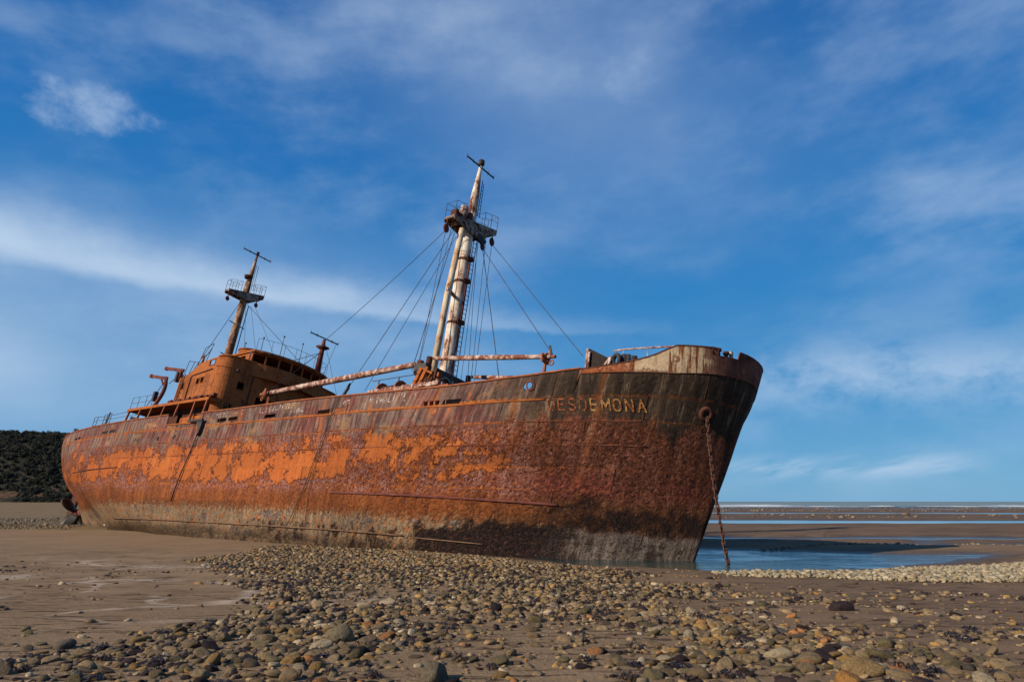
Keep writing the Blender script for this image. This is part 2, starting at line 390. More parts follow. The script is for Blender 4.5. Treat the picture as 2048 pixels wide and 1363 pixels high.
    wn = g.node('ShaderNodeTexWhiteNoise'); g.put(wn.inputs['Vector'], g.vec(cell, row, 0)); pr = wn.outputs['Value']
    fr_ = g.m('FRACT', pu); joint = g.mul(g.m('MAXIMUM', g.sm(fr_, .010, .0), g.sm(fr_, .990, 1.0)), g.sm(pat2, .3, .55))
    tone = g.sm(pr, 0, 1, .86, 1.14)
    tc = g.node('ShaderNodeCombineColor'); g.put(tc.inputs[0], tone); g.put(tc.inputs[1], g.add(g.mul(tone, .9), .1)); g.put(tc.inputs[2], g.add(g.mul(tone, .8), .2))
    col = g.mix(1.0, col, tc.outputs[0], 'MULTIPLY')
    col = g.mix(g.mul(joint, .45), col, (.035, .014, .009))
    # bumps: blisters in the scale, flat on surviving paint
    h = g.add(g.mul(g.sm(sc1, .0, .45, 1.0, 0.0), .7), g.mul(g.sm(sc2, 0, .4, 1.0, 0.0), .45), g.mul(fine, .7), g.mul(fine2, .30))
    h = g.mul(h, g.add(.14, g.mul(g.inv(g.m('MAXIMUM', om, g.mul(up, .85))), .95)))
    h = g.mul(h, g.sub(1.0, g.mul(ft, .6))); h = g.add(g.sub(h, g.mul(om, .35)), g.mul(weed, .5), g.mul(joint, -.5))
    nb = g.bump(h, 1.0, .055)
    fin(g, b, col, g.ramp(fine, [(.3, .65), (.7, .9)]), nb, .10)
    return m


def m_rust(name, lo, mid_, hi, rough=.85, streak=True, bumpd=.015, sc=1.0):
    m, g, b = mat(name); o = g.obj(); x, y, z = g.sep(o)
    big = g.noise(o, .8 * sc, 5, .6); fine = g.noise(o, 7 * sc, 6, .65)
    st = g.noise(g.vec(g.mul(x, 3 * sc), g.mul(y, 3 * sc), g.mul(z, .4 * sc)), 1, 5, .6) if streak else big
    col = g.ramp(g.add(g.mul(big, .4), g.mul(fine, .3), g.mul(st, .3)), [(.32, lo), (.5, mid_), (.7, hi)])
    fin(g, b, col, rough, g.bump(g.add(g.mul(fine, .7), g.mul(big, .3)), .6, bumpd), .10)
    return m


def m_flaking(name, paint, paint2, rust1, rust2, thr=.5, sc=1.0, zs=.45, front=False):
    """old paint breaking up over rust"""
    m, g, b = mat(name); o = g.obj(); x, y, z = g.sep(o)
    n = g.noise(g.vec(g.mul(x, 1.6 * sc), g.mul(y, 1.6 * sc), g.mul(z, 1.6 * sc * zs)), 1, 8, .68)
    fine = g.noise(o, 8 * sc, 5, .6)
    st = g.noise(g.vec(g.mul(x, 4 * sc), g.mul(y, 4 * sc), g.mul(z, .35 * sc)), 1, 5, .6)
    pc = g.ramp(g.add(g.mul(st, .6), g.mul(fine, .4)), [(.35, paint2), (.6, paint)])
    rc = g.ramp(fine, [(.35, rust1), (.65, rust2)])
    k = g.sm(g.add(n, g.mul(g.sub(st, .5), .25)), thr, thr + .05)
    halo = g.sm(n, thr - .12, thr)
    pc = g.mix(g.mul(halo, .5), pc, rust2)
    if front: k = g.m('MAXIMUM', k, g.mul(g.sm(g.add(x, g.mul(g.sub(n, .5), 2.5)), -.7, -1.4), .85)); k = g.m('MAXIMUM', k, g.mul(g.sm(g.add(x, g.mul(g.sub(n, .5), 1.2)), 1.55, 1.85), .9)); rc = g.mix(g.sm(x, 1.5, 1.9), rc, g.ramp(n, [(.35, (.06, .02, .015)), (.55, (.15, .055, .035)), (.7, (.30, .16, .10))]))
    fin(g, b, g.mix(k, pc, rc), .75, g.bump(g.sub(g.mul(fine, .4), k), .5, .02), .15)
    return m


def m_house():
    m, g, b = mat('orange rusted house plating'); o = g.obj(); x, y, z = g.sep(o)
    big = g.noise(o, .45, 6, .62); fine = g.noise(o, 5, 6, .68); st = g.noise(g.vec(g.mul(x, 2.6), g.mul(y, 2.6), g.mul(z, .28)), 1, 6, .65)
    c = g.ramp(g.add(g.mul(big, .35), g.mul(fine, .4), g.mul(st, .25)), [(.36, (.17, .044, .015)), (.48, (.31, .092, .026)), (.62, (.41, .145, .045))])
    c = g.mix(g.mul(g.sm(g.add(g.mul(big, .55), g.mul(st, .45)), .50, .60), .75), c, g.ramp(fine, [(.35, (.060, .020, .011)), (.65, (.19, .055, .020))]))
    c = g.mix(g.mul(g.sm(fine, .60, .68), .7), c, (.055, .020, .013))
    seam = g.add(g.gauss(g.m('FRACT', g.mul(z, .62)), .5, .014), g.gauss(g.m('FRACT', g.mul(g.add(x, y), .42)), .5, .010))
    c = g.mix(g.mul(seam, .5, g.sm(big, .4, .55)), c, (.07, .024, .012))
    dent = g.noise(g.vec(g.mul(x, 1.1), g.mul(y, 1.1), g.mul(z, 1.3)), 1, 2, .5)
    fin(g, b, c, .85, g.bump(g.add(g.mul(fine, .25), g.mul(dent, 1.2)), .7, .05), .1); return m


def m_bow():
    m, g, b = mat('pale bow paint with rust drips'); o = g.obj(); x, y, z = g.sep(o); a = g.sub(x, g.mul(y, -.45))
    n = g.noise(g.vec(g.mul(a, 1.3), g.mul(z, 1.6), 0), 1, 7, .66); fine = g.noise(o, 9, 5, .65)
    dr = g.noise(g.vec(g.mul(a, 5.0), g.mul(z, .38), 3), 1, 6, .65); dr2 = g.noise(g.vec(g.mul(a, 1.9), g.mul(z, .22), 5), 1, 5, .6)
    pale = g.ramp(g.add(g.mul(n, .5), g.mul(fine, .5)), [(.35, (.28, .18, .10)), (.5, (.45, .325, .20)), (.65, (.56, .43, .29))])
    rust = g.ramp(fine, [(.35, (.05, .017, .010)), (.5, (.14, .045, .018)), (.65, (.27, .10, .035))])
    k = g.m('MAXIMUM', g.sm(g.add(g.mul(dr, .7), g.mul(dr2, .3)), .50, .57), g.mul(g.sm(n, .57, .63), .9))
    k = g.m('MAXIMUM', k, g.mul(g.sm(g.add(z, g.mul(g.sub(dr, .5), 1.6)), 7.95, 8.35), .85))
    k = g.m('MAXIMUM', k, g.mul(g.sm(g.add(z, g.mul(g.sub(fine, .5), .35)), 7.16, 7.04), .8))
    col = g.mix(k, pale, rust)
    aft = g.mul(g.sm(g.add(x, g.mul(g.sub(n, .5), 2.5)), -.7, -1.4), .9); red = g.ramp(fine, [(.35, (.11, .030, .014)), (.6, (.33, .085, .028)), (.72, (.48, .25, .12))])
    col = g.mix(aft, col, red)
    fr = g.mul(g.sm(g.add(x, g.mul(g.sub(n, .5), 1.4)), 1.40, 1.75), .95); fc = g.ramp(g.add(g.mul(n, .5), g.mul(dr, .5)), [(.38, (.040, .015, .013)), (.5, (.105, .036, .025)), (.58, (.17, .07, .045)), (.66, (.36, .22, .15))])
    col = g.mix(fr, col, fc)
    fin(g, b, col, .8, g.bump(g.add(g.mul(fine, .6), g.mul(k, -.5)), .6, .03), .12); return m


def m_plain(name, c1, c2, rough=.6, sc=6, metal=0.0, spec=.3):
    m, g, b = mat(name); o = g.obj(); n = g.noise(o, sc, 5, .6)
    fin(g, b, g.ramp(n, [(.35, c1), (.65, c2)]), rough, g.bump(n, .4, .01), spec, metal)
    return m


M = {}
M['hull'] = m_hull()
M['orange_rust'] = m_rust('orange rust', (.11, .032, .012), (.30, .085, .022), (.45, .14, .034))
M['house'] = m_house()
M['rail_rust'] = m_rust('bright rusted rail', (.10, .032, .016), (.25, .078, .034), (.42, .17, .085))
M['bilge'] = m_rust('silted rail', (.05, .028, .017), (.14, .078, .046), (.26, .16, .095), streak=False)
M['dark_rust'] = m_rust('dark brown rust', (.022, .010, .008), (.07, .027, .018), (.15, .055, .028))
M['maroon_rust'] = m_rust('maroon rust', (.05, .016, .012), (.13, .04, .03), (.24, .10, .08), sc=2)
M['deck'] = m_rust('rusted deck plate', (.05, .02, .012), (.13, .05, .026), (.22, .09, .045), streak=False)
M['mast'] = m_flaking('flaking cream mast paint', (.76, .68, .57), (.56, .44, .31), (.10, .035, .02), (.28, .10, .04), .535)
M['crosstree'] = m_flaking('flaking dark crosstree paint', (.38, .31, .24), (.20, .14, .10), (.022, .012, .010), (.10, .038, .022), .51, 2.0, 1.0)
M['mast_rust'] = m_flaking('rust eaten mast paint', (.44, .34, .22), (.30, .19, .10), (.085, .030, .017), (.24, .085, .032), .46, 1.4)
M['post'] = m_flaking('yellowed post paint', (.62, .52, .38), (.50, .35, .18), (.14, .045, .02), (.34, .12, .03), .56)
M['boom'] = m_flaking('flaking boom paint', (.58, .48, .42), (.36, .22, .16), (.10, .036, .026), (.26, .09, .05), .485, 1.7, 1.0)
M['bow_paint'] = m_bow()
M['steel'] = m_plain('blackened steel', (.016, .013, .013), (.05, .036, .032), .6)
M['wire'] = m_plain('rusty wire rope', (.025, .020, .020), (.06, .045, .04), .7, 3)
M['dark'] = m_plain('dark plating and painted shade', (.012, .008, .007), (.03, .017, .013), .9)  # dark plates; on inner walls and bores the shade is put into the colour
M['letter_pale'] = m_flaking('peeling yellow letter paint', (.40, .26, .085), (.30, .14, .04), (.10, .028, .012), (.22, .055, .016), .50, 3.4, 1.0)
M['letter_red'] = m_flaking('rust red letter', (.36, .125, .045), (.26, .065, .024), (.05, .017, .010), (.10, .03, .015), .53, 3.0, 1.0)
M['chalk'] = m_flaking('worn white paint', (.52, .47, .42), (.34, .27, .23), (.11, .05, .04), (.20, .09, .06), .50, 3.5, 1.0)
M['rope'] = m_plain('pale rope', (.22, .17, .13), (.42, .34, .27), .9)
M['chain'] = m_rust('chain rust', (.020, .010, .009), (.075, .032, .024), (.20, .10, .07), sc=4, streak=False)
M['prop'] = m_plain('blackened bronze', (.008, .007, .006), (.05, .035, .018), .5, 3)
M['glass'] = m_plain('pale green enamel', (.10, .13, .12), (.22, .26, .24), .5)
M['wood'] = m_plain('sea bleached timber', (.30, .26, .21), (.48, .43, .36), .85)

# ------------------------------------------------------------------ the ship: frame (X bow, Y port, Z up)
PSI, HEEL = R_(-38.0), R_(10.5)
hv = Vector((math.cos(PSI), math.sin(PSI), 0)); pv = Vector((-math.sin(PSI), math.cos(PSI), 0)); uv_ = Vector((0, 0, 1))
AX, AY, AZ = hv, pv * math.cos(HEEL) - uv_ * math.sin(HEEL), uv_ * math.cos(HEEL) + pv * math.sin(HEEL)
ORG = Vector((7.584, 29.612, 0.0))
SHIP_M = Matrix(((AX.x, AY.x, AZ.x, ORG.x), (AX.y, AY.y, AZ.y, ORG.y), (AX.z, AY.z, AZ.z, ORG.z), (0, 0, 0, 1)))
def W(p): return SHIP_M @ Vector(p)
ship = bpy.data.objects.new('shipwreck', None); COL.objects.link(ship); ship.matrix_world = SHIP_M
tag(ship, 'huge rusted orange and brown cargo ship stranded leaning on the beach', 'shipwreck')

# hull form: columns from stem to stern, levels from keel to knuckle
LV = np.array([-2.0, -1.2, 0, 2, 4, 5.85, 7.1, 8.4])
STEM = np.array([-1.0, -0.4, 0, .70, 1.40, 2.0, 2.45, 2.76])
OFF = [0, .05, .3, .7, 1.5, 2.8, 5.3, 8.3, 14.0]
YB = [[0] * 8,
      [.08, .09, .10, .16, .25, .34, .45, .62],
      [.18, .22, .26, .44, .68, .90, 1.15, 1.36],
      [.35, .45, .52, .84, 1.22, 1.62, 1.98, 2.16],
      [.75, .95, 1.05, 1.52, 2.05, 2.55, 2.92, 3.08],
      [1.4, 1.70, 1.85, 2.38, 2.90, 3.38, 3.80, 3.95],
      [2.3, 2.70, 2.90, 3.45, 3.92, 4.38, 4.75, 4.85],
      [3.1, 3.60, 3.85, 4.35, 4.78, 5.10, 5.25, 5.30],
      [4.2, 4.80, 5.15, 5.45, 5.65, 5.75, 5.70, 5.70]]
XA = [-18, -26, -36, -43, -48.5, -53, -56.5, -59.2]
YA = [[4.8, 5.35, 5.65, 5.88, 5.96, 6.0, 5.96, 5.95],
      [4.9, 5.45, 5.78, 5.95, 6.0, 6.0, 6.0, 6.0],
      [3.0, 4.2, 5.45, 5.93, 6.0, 6.0, 6.0, 6.0],
      [1.2, 2.2, 4.3, 5.72, 5.98, 6.0, 6.0, 6.0],
      [1.4, 2.2, 3.4, 5.10, 5.75, 5.92, 5.9, 5.88],
      [.4, .6, 1.1, 3.50, 5.05, 5.52, 5.55, 5.55],
      [.25, .3, .45, 1.9, 4.00, 4.90, 5.05, 5.05],
      [.25, .30, .40, 1.0, 2.80, 4.15, 4.40, 4.42]]
XE = [[-60.0, -60.1, -60.3, -60.6, -61.4, -61.9, -62.2, -62.3], [-60.05, -60.2, -60.5, -61.0, -63.0, -64.2, -64.7, -64.9]]
YE = [[.2, .22, .28, .5, 1.7, 2.9, 3.2, 3.25], [0] * 8]
STR = np.array([1.0, 1.0, 1.05, 1.2, 1.25, 1.13, 1.12, 1.12])
XA = [list(-48 + (min(x_, -48) + 48) * STR + (max(x_, -48) + 48)) for x_ in XA]
XE = [list(-48 + (np.array(r_) + 48) * STR) for r_ in XE]
NC = len(OFF) + len(XA) + 2
CXY = np.zeros((NC, 8, 2))
for i, o_ in enumerate(OFF): CXY[i, :, 0] = STEM - o_; CXY[i, :, 1] = YB[i]
for i, x_ in enumerate(XA): CXY[9 + i, :, 0] = x_; CXY[9 + i, :, 1] = YA[i]
for i in range(2): CXY[17 + i, :, 0] = XE[i]; CXY[17 + i, :, 1] = YE[i]
chord = np.concatenate([[0], np.cumsum(np.hypot(*np.diff(CXY[:, 6], axis=0).T))])   # arc length at the knuckle
SMAX = chord[-1]


def pchip(x, y, xq):
    """monotone cubic; y (n, ...)"""
    x = np.asarray(x, float); h = np.diff(x); sh = (-1,) + (1,) * (y.ndim - 1); hh = h.reshape(sh)
    d = np.diff(y, axis=0) / hh; m = np.zeros_like(y)
    m[0], m[-1] = d[0], d[-1]
    w1 = 2 * hh[1:] + hh[:-1]; w2 = hh[1:] + 2 * hh[:-1]
    with np.errstate(divide='ignore', invalid='ignore'):
        hm = (w1 + w2) / (w1 / d[:-1] + w2 / d[1:])
    m[1:-1] = np.where(d[:-1] * d[1:] > 0, hm, 0)
    xq = np.clip(xq, x[0], x[-1]); i = np.clip(np.searchsorted(x, xq) - 1, 0, len(x) - 2)
    t = ((xq - x[i]) / h[i]).reshape((-1,) + (1,) * (y.ndim - 1)); H = h[i].reshape(t.shape)
    return (2 * t**3 - 3 * t**2 + 1) * y[i] + (t**3 - 2 * t**2 + t) * H * m[i] + (-2 * t**3 + 3 * t**2) * y[i + 1] + (t**3 - t**2) * H * m[i + 1]


NS = 900
SG = np.linspace(0, SMAX, NS)
NET = pchip(chord, CXY, SG)                                   # (NS, 8, 2)
ZG = np.linspace(-2, 8.4, 209)
FINE = pchip(LV, NET.transpose(1, 0, 2), ZG)                  # (NZ, NS, 2)


def hullxy(s, z):
    """vectorised bilinear lookup"""
    s = np.asarray(s, float); z = np.asarray(z, float)
    fs = np.clip(s / SMAX * (NS - 1), 0, NS - 1.001); fz = np.clip((z + 2) / 10.4 * 208, 0, 207.999)
    i = fs.astype(int); k = fz.astype(int); a = (fs - i)[..., None]; c = (fz - k)[..., None]
    return ((FINE[k, i] * (1 - a) + FINE[k, i + 1] * a) * (1 - c) + (FINE[k + 1, i] * (1 - a) + FINE[k + 1, i + 1] * a) * c)


def s_of_x(X, z=6.5):
    xs = hullxy(SG, np.full(NS, z))[:, 0]
    return float(np.interp(-X, -xs, SG))


def hb(X, z):
    s = s_of_x(X, z); return float(hullxy(s, z)[1])


def side(X, z, out=0.0):
    """point on the starboard shell at station X, pushed out by out metres"""
    s = s_of_x(X, z); p = hullxy(s, z); q = hullxy(s + .15, z) - hullxy(max(s - .15, 0), z); r = hullxy(s, z + .1) - hullxy(s, z - .1)
    T = Vector((q[0], -q[1], 0)).normalized(); V = Vector((r[0], -r[1], .2)).normalized()
    n = T.cross(V).normalized()
    if n.y > 0 : n = -n
    return Vector((p[0], -p[1], z)) + n * out


ZREF = lambda X: np.interp(X, [-65, -54, -45, -30, -16, -10, -5, 0, 3], [7.6, 7.55, 7.5, 7.2, 6.97, 6.9, 6.98, 7.1, 7.2])
ZDECK = lambda X: np.interp(X, [-65, -47, -40, -30, -18, -10, -5, -3.35, -3.2, .5, 2.5], [6.72, 6.62, 6.5, 6.3, 6.04, 5.92, 6.0, 6.1, 6.98, 7.07, 7.40])
TOPX = [-65, -54, -42, -37.35, -37.3, -32.75, -32.7, -28, -21.6, -16, -10, -5.5, -2.8, -1.35, -.45, .3, 1.60, 1.62, 2.10, 2.12, 2.45]
TOPZ = [7.6, 7.56, 7.5, 7.46, 6.68, 6.58, 7.24, 7.16, 7.1, 6.95, 6.86, 7.02, 7.2, 7.42, 7.72, 8.2, 8.32, 8.04, 8.12, 8.42, 8.40]
ZTOP = lambda X: np.interp(X, TOPX, TOPZ)
XKN = SG * 0 + hullxy(SG, np.full(NS, 7.0))[:, 0]              # station of each girth position at bulwark height
def x_at(s): return float(np.interp(s, SG, XKN))
def s_at(X): return float(np.interp(-X, -XKN, SG))
U0 = 2.5


def build_hull():
    nr = 96; ns = 620
    # stations denser at the round bow
    q = np.linspace(0, 1, ns); s = SMAX * (0.55 * q + 0.45 * q**2.2)
    xk = np.interp(s, SG, XKN); zt = ZDECK(xk)
    w = np.linspace(0, 1, nr)
    Zm = zt[None, :] + (-2 - zt[None, :]) * w[:, None]
    Sm = np.broadcast_to(s[None, :], Zm.shape)
    xy = hullxy(Sm, Zm); X, Yh = xy[..., 0], xy[..., 1]
    v = ZREF(xk)[None, :] - Zm; u = U0 - Sm
    # plate laps and dents between frames (real relief)
    lap = np.zeros_like(v)
    for k in (.93, 1.93, 2.9, 3.85, 4.75, 5.7): lap += np.where((v > k - .5) & (v < k), (v - k + .5) / .5, 0) * .016
    dent = .02 * np.sin(2 * np.pi * u / .65) * np.sin(np.pi * (v % .95) / .95) + .02 * np.sin(u * 1.13 + 1.3 * np.sin(v * 1.7)) * np.sin(v * 1.9 + u * .21)
    push = (lap + dent * .9) * np.clip(Yh / 1.2, 0, 1)
    verts = []; uvs = []; faces = []
    for side_ in (-1, 1):
        P = np.stack([X, side_ * (Yh + push), Zm], -1).reshape(-1, 3)
        base = len(verts) and sum(len(a) for a in verts)
        verts.append(P); uvs.append(np.stack([u, v], -1).reshape(-1, 2))
        i = np.arange(nr - 1)[:, None] * ns + np.arange(ns - 1)[None, :]
        f = np.stack([i, i + 1, i + ns + 1, i + ns], -1).reshape(-1, 4) + base
        faces.append(f if side_ == 1 else f[:, ::-1])
    me = mesh_np('hull', np.concatenate(verts), np.concatenate(faces), M['hull'], True, np.concatenate(uvs))
    return link('hull', me, ship)


hull = build_hull()
fnS = lambda s, z: (lambda p: (p[0], -p[1], z))(hullxy(s, z))
fnP = lambda s, z: (lambda p: (p[0], p[1], z))(hullxy(s, z))
uvS = lambda s, z: (U0 - s, float(ZREF(x_at(s))) - z)
SB = s_at(-3.25)                                               # pale forecastle bulwark starts here
steps = [s_at(x) for x in TOPX] + [s_at(x) + .02 for x in TOPX]
ports = []
for X0, X1, z0, z1 in [(-48.3, -47.2, 6.74, 6.95), (-46.9, -45.8, 6.74, 6.95), (-55.2, -54.5, 6.74, 6.92), (-54.2, -53.5, 6.74, 6.92),
                       (-30.35, -29.25, 6.42, 6.66), (-29.0, -27.95, 6.42, 6.66), (-24.9, -23.75, 6.28, 6.5), (-19.65, -18.55, 6.1, 6.34), (-18.4, -17.3, 6.1, 6.34),
                       (-11.3, -10.2, 5.98, 6.2), (-10.0, -8.95, 5.98, 6.2)]:
    ports.append((s_at(X1), s_at(X0), z0, z1))
ztop = lambda s: float(ZTOP(x_at(s))); zbot = lambda s: float(ZDECK(x_at(s)))
ez = [6.2, 6.5, 6.8, 7.1]
fl = []                                                       # round fairlead forward, cut as small cells
for k in range(-6, 7):
    zc = 6.58 + k * .024; hw = .27 * math.sqrt(max(0, 1 - (k / 6.6) ** 2)) * .8
    fl.append((s_at(-5.55) - hw, s_at(-5.55) + hw, zc - .012, zc + .012))
bulw = wall('bulwark', (SB, SMAX), ztop, zbot, ports + fl, M['hull'], ship, .05, .12, fnS, uvS, steps, ez)
wall('bulwark', (SB, SMAX), ztop, zbot, [(a, b_, c, d) for a, b_, c, d in ports], M['hull'], ship, .05, .3, fnP, uvS, steps, ez)
for f_ in (fnS, fnP):
    o = wall('forecastle_bulwark', (0.0, SB), ztop, zbot, [], M['bow_paint'], ship, .06, .06, f_, None, steps, [7.3, 7.6, 7.9])
tag(o, 'pale bow bulwark streaked with rust')
MB().ring(side(-5.55, 6.58, .03), (side(-5.55, 6.58, 1) - side(-5.55, 6.58)), .2, .04, 24).build('fairlead', M['maroon_rust'], bulw)
# black and white ledge where paint changes is a real moulding at the knuckle
def strip_on_side(name, X0, X1, zf, r, material, parent, n=60, out=.02, seg=6):
    pts = [side(X0 + (X1 - X0) * i / n, zf(X0 + (X1 - X0) * i / n), out) for i in range(n + 1)]
    return MB().tube(pts, r, seg).build(name, material, parent)


def rail_cap(s0, s1, sgn, dz=.03, w=.17, h=.07):
    mb = MB(); n = max(2, int((s1 - s0) / .35)); prev = None
    bm = mb.bm
    for i in range(n + 1):
        s = s0 + (s1 - s0) * i / n; z = ztop(s); p = hullxy(s, z)
        q = hullxy(min(s + .1, SMAX), z) - hullxy(max(s - .1, 0), z); nx, ny = q[1], -q[0]; L = math.hypot(nx, ny) or 1; nx, ny = nx / L, ny / L
        c = [(p[0] + nx * k * w / 2, sgn * (p[1] + ny * k * w / 2), z + dz + l * h / 2) for k, l in ((-1, -1), (1, -1), (1, 1), (-1, 1))]
        ring = [bm.verts.new(x) for x in c]
        if prev:
            for j in range(4): bm.faces.new((prev[j], prev[(j + 1) % 4], ring[(j + 1) % 4], ring[j]))
        else: bm.faces.new(ring)
        prev = ring
    bm.faces.new(prev); return mb


for sgn in (-1, 1):
    rail_cap(SB, s_at(-32.68), sgn).build('bulwark_rail', M['rail_rust'], ship)
    rail_cap(s_at(-37.36), SMAX, sgn).build('bulwark_rail', M['rail_rust'], ship)
    rail_cap(s_at(-32.8), s_at(-37.28), sgn).build('bulwark_rail', M['orange_rust'], ship)
    rail_cap(s_at(1.59), SB, sgn, .0, .1, .05).build('bulwark_rail', M['dark_rust'], ship)
    rail_cap(0.0, s_at(2.13), sgn, .0, .08, .04).build('bulwark_rail', M['maroon_rust'], ship)


def deck_sheet():
    ns = 200; s = np.linspace(0, SMAX, ns); xk = np.interp(s, SG, XKN); z = ZDECK(xk) + .02
    p = hullxy(s, z); a = np.stack([p[:, 0], -p[:, 1] + .03, z], 1); c = np.stack([p[:, 0], p[:, 1] - .03, z], 1)
    V = np.concatenate([a, c]); i = np.arange(ns - 1)
    return link('deck', mesh_np('deck', V, np.stack([i, i + 1, i + ns + 1, i + ns], 1), M['deck'], False), ship)


deck_sheet()
# rubbing bars, bilge keel and seam ledges
strip_on_side('rubbing_bar', -17.3, -4.75, lambda x: np.interp(x, [-17.3, -4.75], [1.82, 1.66]), .06, M['maroon_rust'], hull)
strip_on_side('rubbing_bar', -54.0, -43.2, lambda x: np.interp(x, [-54, -43.2], [3.92, 3.86]), .05, M['dark_rust'], hull)
strip_on_side('bilge_keel', -45.0, -12.4, lambda x: np.interp(x, [-45, -38, -29, -19, -11], [.42, .26, .13, .02, -.06]), .036, M['bilge'], hull, 80, .06)
strip_on_side('bilge_keel', -12.0, -8.3, lambda x: np.interp(x, [-12, -8], [-.10, -.16]), .028, M['bilge'], hull, 20, .03)
strip_on_side('ledge', -30.5, -4.9, lambda x: float(ZDECK(x)) - .03, .045, M['orange_rust'], hull, 90, .0)
strip_on_side('ledge', -64.0, -38.0, lambda x: float(ZDECK(x)) - .03, .03, M['orange_rust'], hull, 60, .0)
strip_on_side('ledge', -2.3, 2.2, lambda x: float(ZDECK(x)) + .0, .035, M['dark_rust'], hull, 40, .0)
for dv in (1.93, 2.9):
    strip_on_side('ledge', -55 if dv < 2 else -50, -1.0, lambda x, d=dv: float(ZREF(x)) - d, .018, M['maroon_rust'], hull, 120, .008)

# ---- lettering, as welded or painted strokes lying on the shell
FONT = {
 'D': [[(0, 0), (0, 1), (.55, 1), (.8, .8), (.8, .2), (.55, 0), (0, 0)]], 'E': [[(.8, 1), (0, 1), (0, 0), (.8, 0)], [(0, .52), (.6, .52)]],
 'S': [[(.8, .85), (.6, 1), (.2, 1), (0, .82), (.1, .58), (.7, .42), (.8, .2), (.6, 0), (.2, 0), (0, .15)]],
 'M': [[(0, 0), (0, 1), (.45, .35), (.9, 1), (.9, 0)]], 'O': [[(.2, 0), (0, .2), (0, .8), (.2, 1), (.6, 1), (.8, .8), (.8, .2), (.6, 0), (.2, 0)]],
 'N': [[(0, 0), (0, 1), (.8, 0), (.8, 1)]], 'A': [[(0, 0), (.4, 1), (.8, 0)], [(.16, .36), (.64, .36)]],
 'U': [[(0, 1), (0, .2), (.2, 0), (.6, 0), (.8, .2), (.8, 1)]], 'R': [[(0, 0), (0, 1), (.6, 1), (.78, .85), (.78, .65), (.6, .5), (0, .5)], [(.4, .5), (.8, 0)]],
 'L': [[(0, 1), (0, 0), (.7, 0)]], 'I': [[(.3, 0), (.3, 1)]], 'P': [[(0, 0), (0, 1), (.6, 1), (.78, .85), (.78, .62), (.6, .48), (0, .48)]],
 '.': [[(.1, 0), (.2, .06)]], 'G': [[(.8, .85), (.6, 1), (.2, 1), (0, .8), (0, .2), (.2, 0), (.6, 0), (.8, .2), (.8, .45), (.5, .45)]],
 'T': [[(0, 1), (.8, 1)], [(.4, 1), (.4, 0)]], 'V': [[(0, 1), (.4, 0), (.8, 1)]], 'C': [[(.8, .85), (.6, 1), (.2, 1), (0, .8), (0, .2), (.2, 0), (.6, 0), (.8, .15)]],
 'Z': [[(0, 1), (.8, 1), (0, 0), (.8, 0)]], 'Y': [[(0, 1), (.4, .5), (.8, 1)], [(.4, .5), (.4, 0)]], '1': [[(.15, .75), (.4, 1), (.4, 0)]], '-': [[(.1, .5), (.7, .5)]], ' ': []}


def strokes(mb, ch, X, z, wX, hZ, w, out, jit=0.0, rnd=None, lean=0.0):
    """ch drawn from (X, z) lower left (towards the bow = right in the view)"""
    for pl in FONT[ch]:
        P = []
        for a, b_ in zip(pl, pl[1:]):
            L = math.hypot((b_[0] - a[0]) * wX, (b_[1] - a[1]) * hZ); k = max(1, int(L / .09))
            P += [(a[0] + (b_[0] - a[0]) * i / k, a[1] + (b_[1] - a[1]) * i / k) for i in range(k)]
        P.append(pl[-1])
        pts = []
        for x, y in P:
            dx, dz = (rnd.uniform(-jit, jit), rnd.uniform(-jit, jit)) if rnd else (0, 0)
            pts.append((X + x * wX + dx + lean * y, z + y * hZ + dz))
        for (x0, z0), (x1, z1) in zip(pts, pts[1:]):
            d = Vector((x1 - x0, z1 - z0)); L = d.length
            if L < 1e-4: continue
            d /= L; n = Vector((-d.y, d.x)) * w / 2; e = d * w * .42
            q = [(x0 - e.x + n.x, z0 - e.y + n.y), (x1 + e.x + n.x, z1 + e.y + n.y), (x1 + e.x - n.x, z1 + e.y - n.y), (x0 - e.x - n.x, z0 - e.y - n.y)]
            lo = [mb.bm.verts.new(side(a, c, out - .012)) for a, c in q]; hi = [mb.bm.verts.new(side(a, c, out)) for a, c in q]
            mb.bm.faces.new(hi)
            for i in range(4): mb.bm.faces.new((lo[i], lo[(i + 1) % 4], hi[(i + 1) % 4], hi[i]))


NAME = 'DESDEMONA'; LX0, LX1 = -4.78, -0.62
for mname, idx in (('letter_red', (0, 1, 2, 3)), ('letter_pale', (4, 5, 6, 7, 8))):
    mb = MB()
    for i in idx:
        f0 = i / 9.0
        # spacing measured on the photograph grows slightly towards the bow
        strokes(mb, NAME[i], LX0 + (LX1 - LX0) * f0, 5.53, .33, .44, .064, .03)
    lt = mb.build('name_lettering', M[mname], hull)
    tag(lt, 'worn ship name letters, ' + ('rusted red' if 'red' in mname else 'yellowed'))
rn = random.Random(3)
for txt, X0, z0, wX, h in (('VICTOR', -30.6, 6.76, .20, .26), ('L', -27.6, 6.74, .22, .30), ('LUIS', -25.55, 6.66, .24, .28), ('SUAR', -24.25, 6.70, .26, .28), ('ELS', -22.95, 6.72, .28, .32), ('DIEGO', -22.2, 6.40, .19, .26),
                          ('NEL', -17.5, 6.52, .16, .22), ('P.URALI', -15.45, 6.36, .22, .33), ('LL', -13.2, 6.36, .16, .42), ('Y', -12.3, 6.40, .16, .38)):
    mb = MB()
    for i, ch in enumerate(txt):
        strokes(mb, ch, X0 + i * wX * 1.28, z0 + rn.uniform(-.02, .02), wX, h * rn.uniform(.9, 1.05), .05, .03, .012, rn, .04)
    gl = mb.build('painted_writing', M['chalk'], bulw); tag(gl, 'faded white hand painted names on the bulwark')

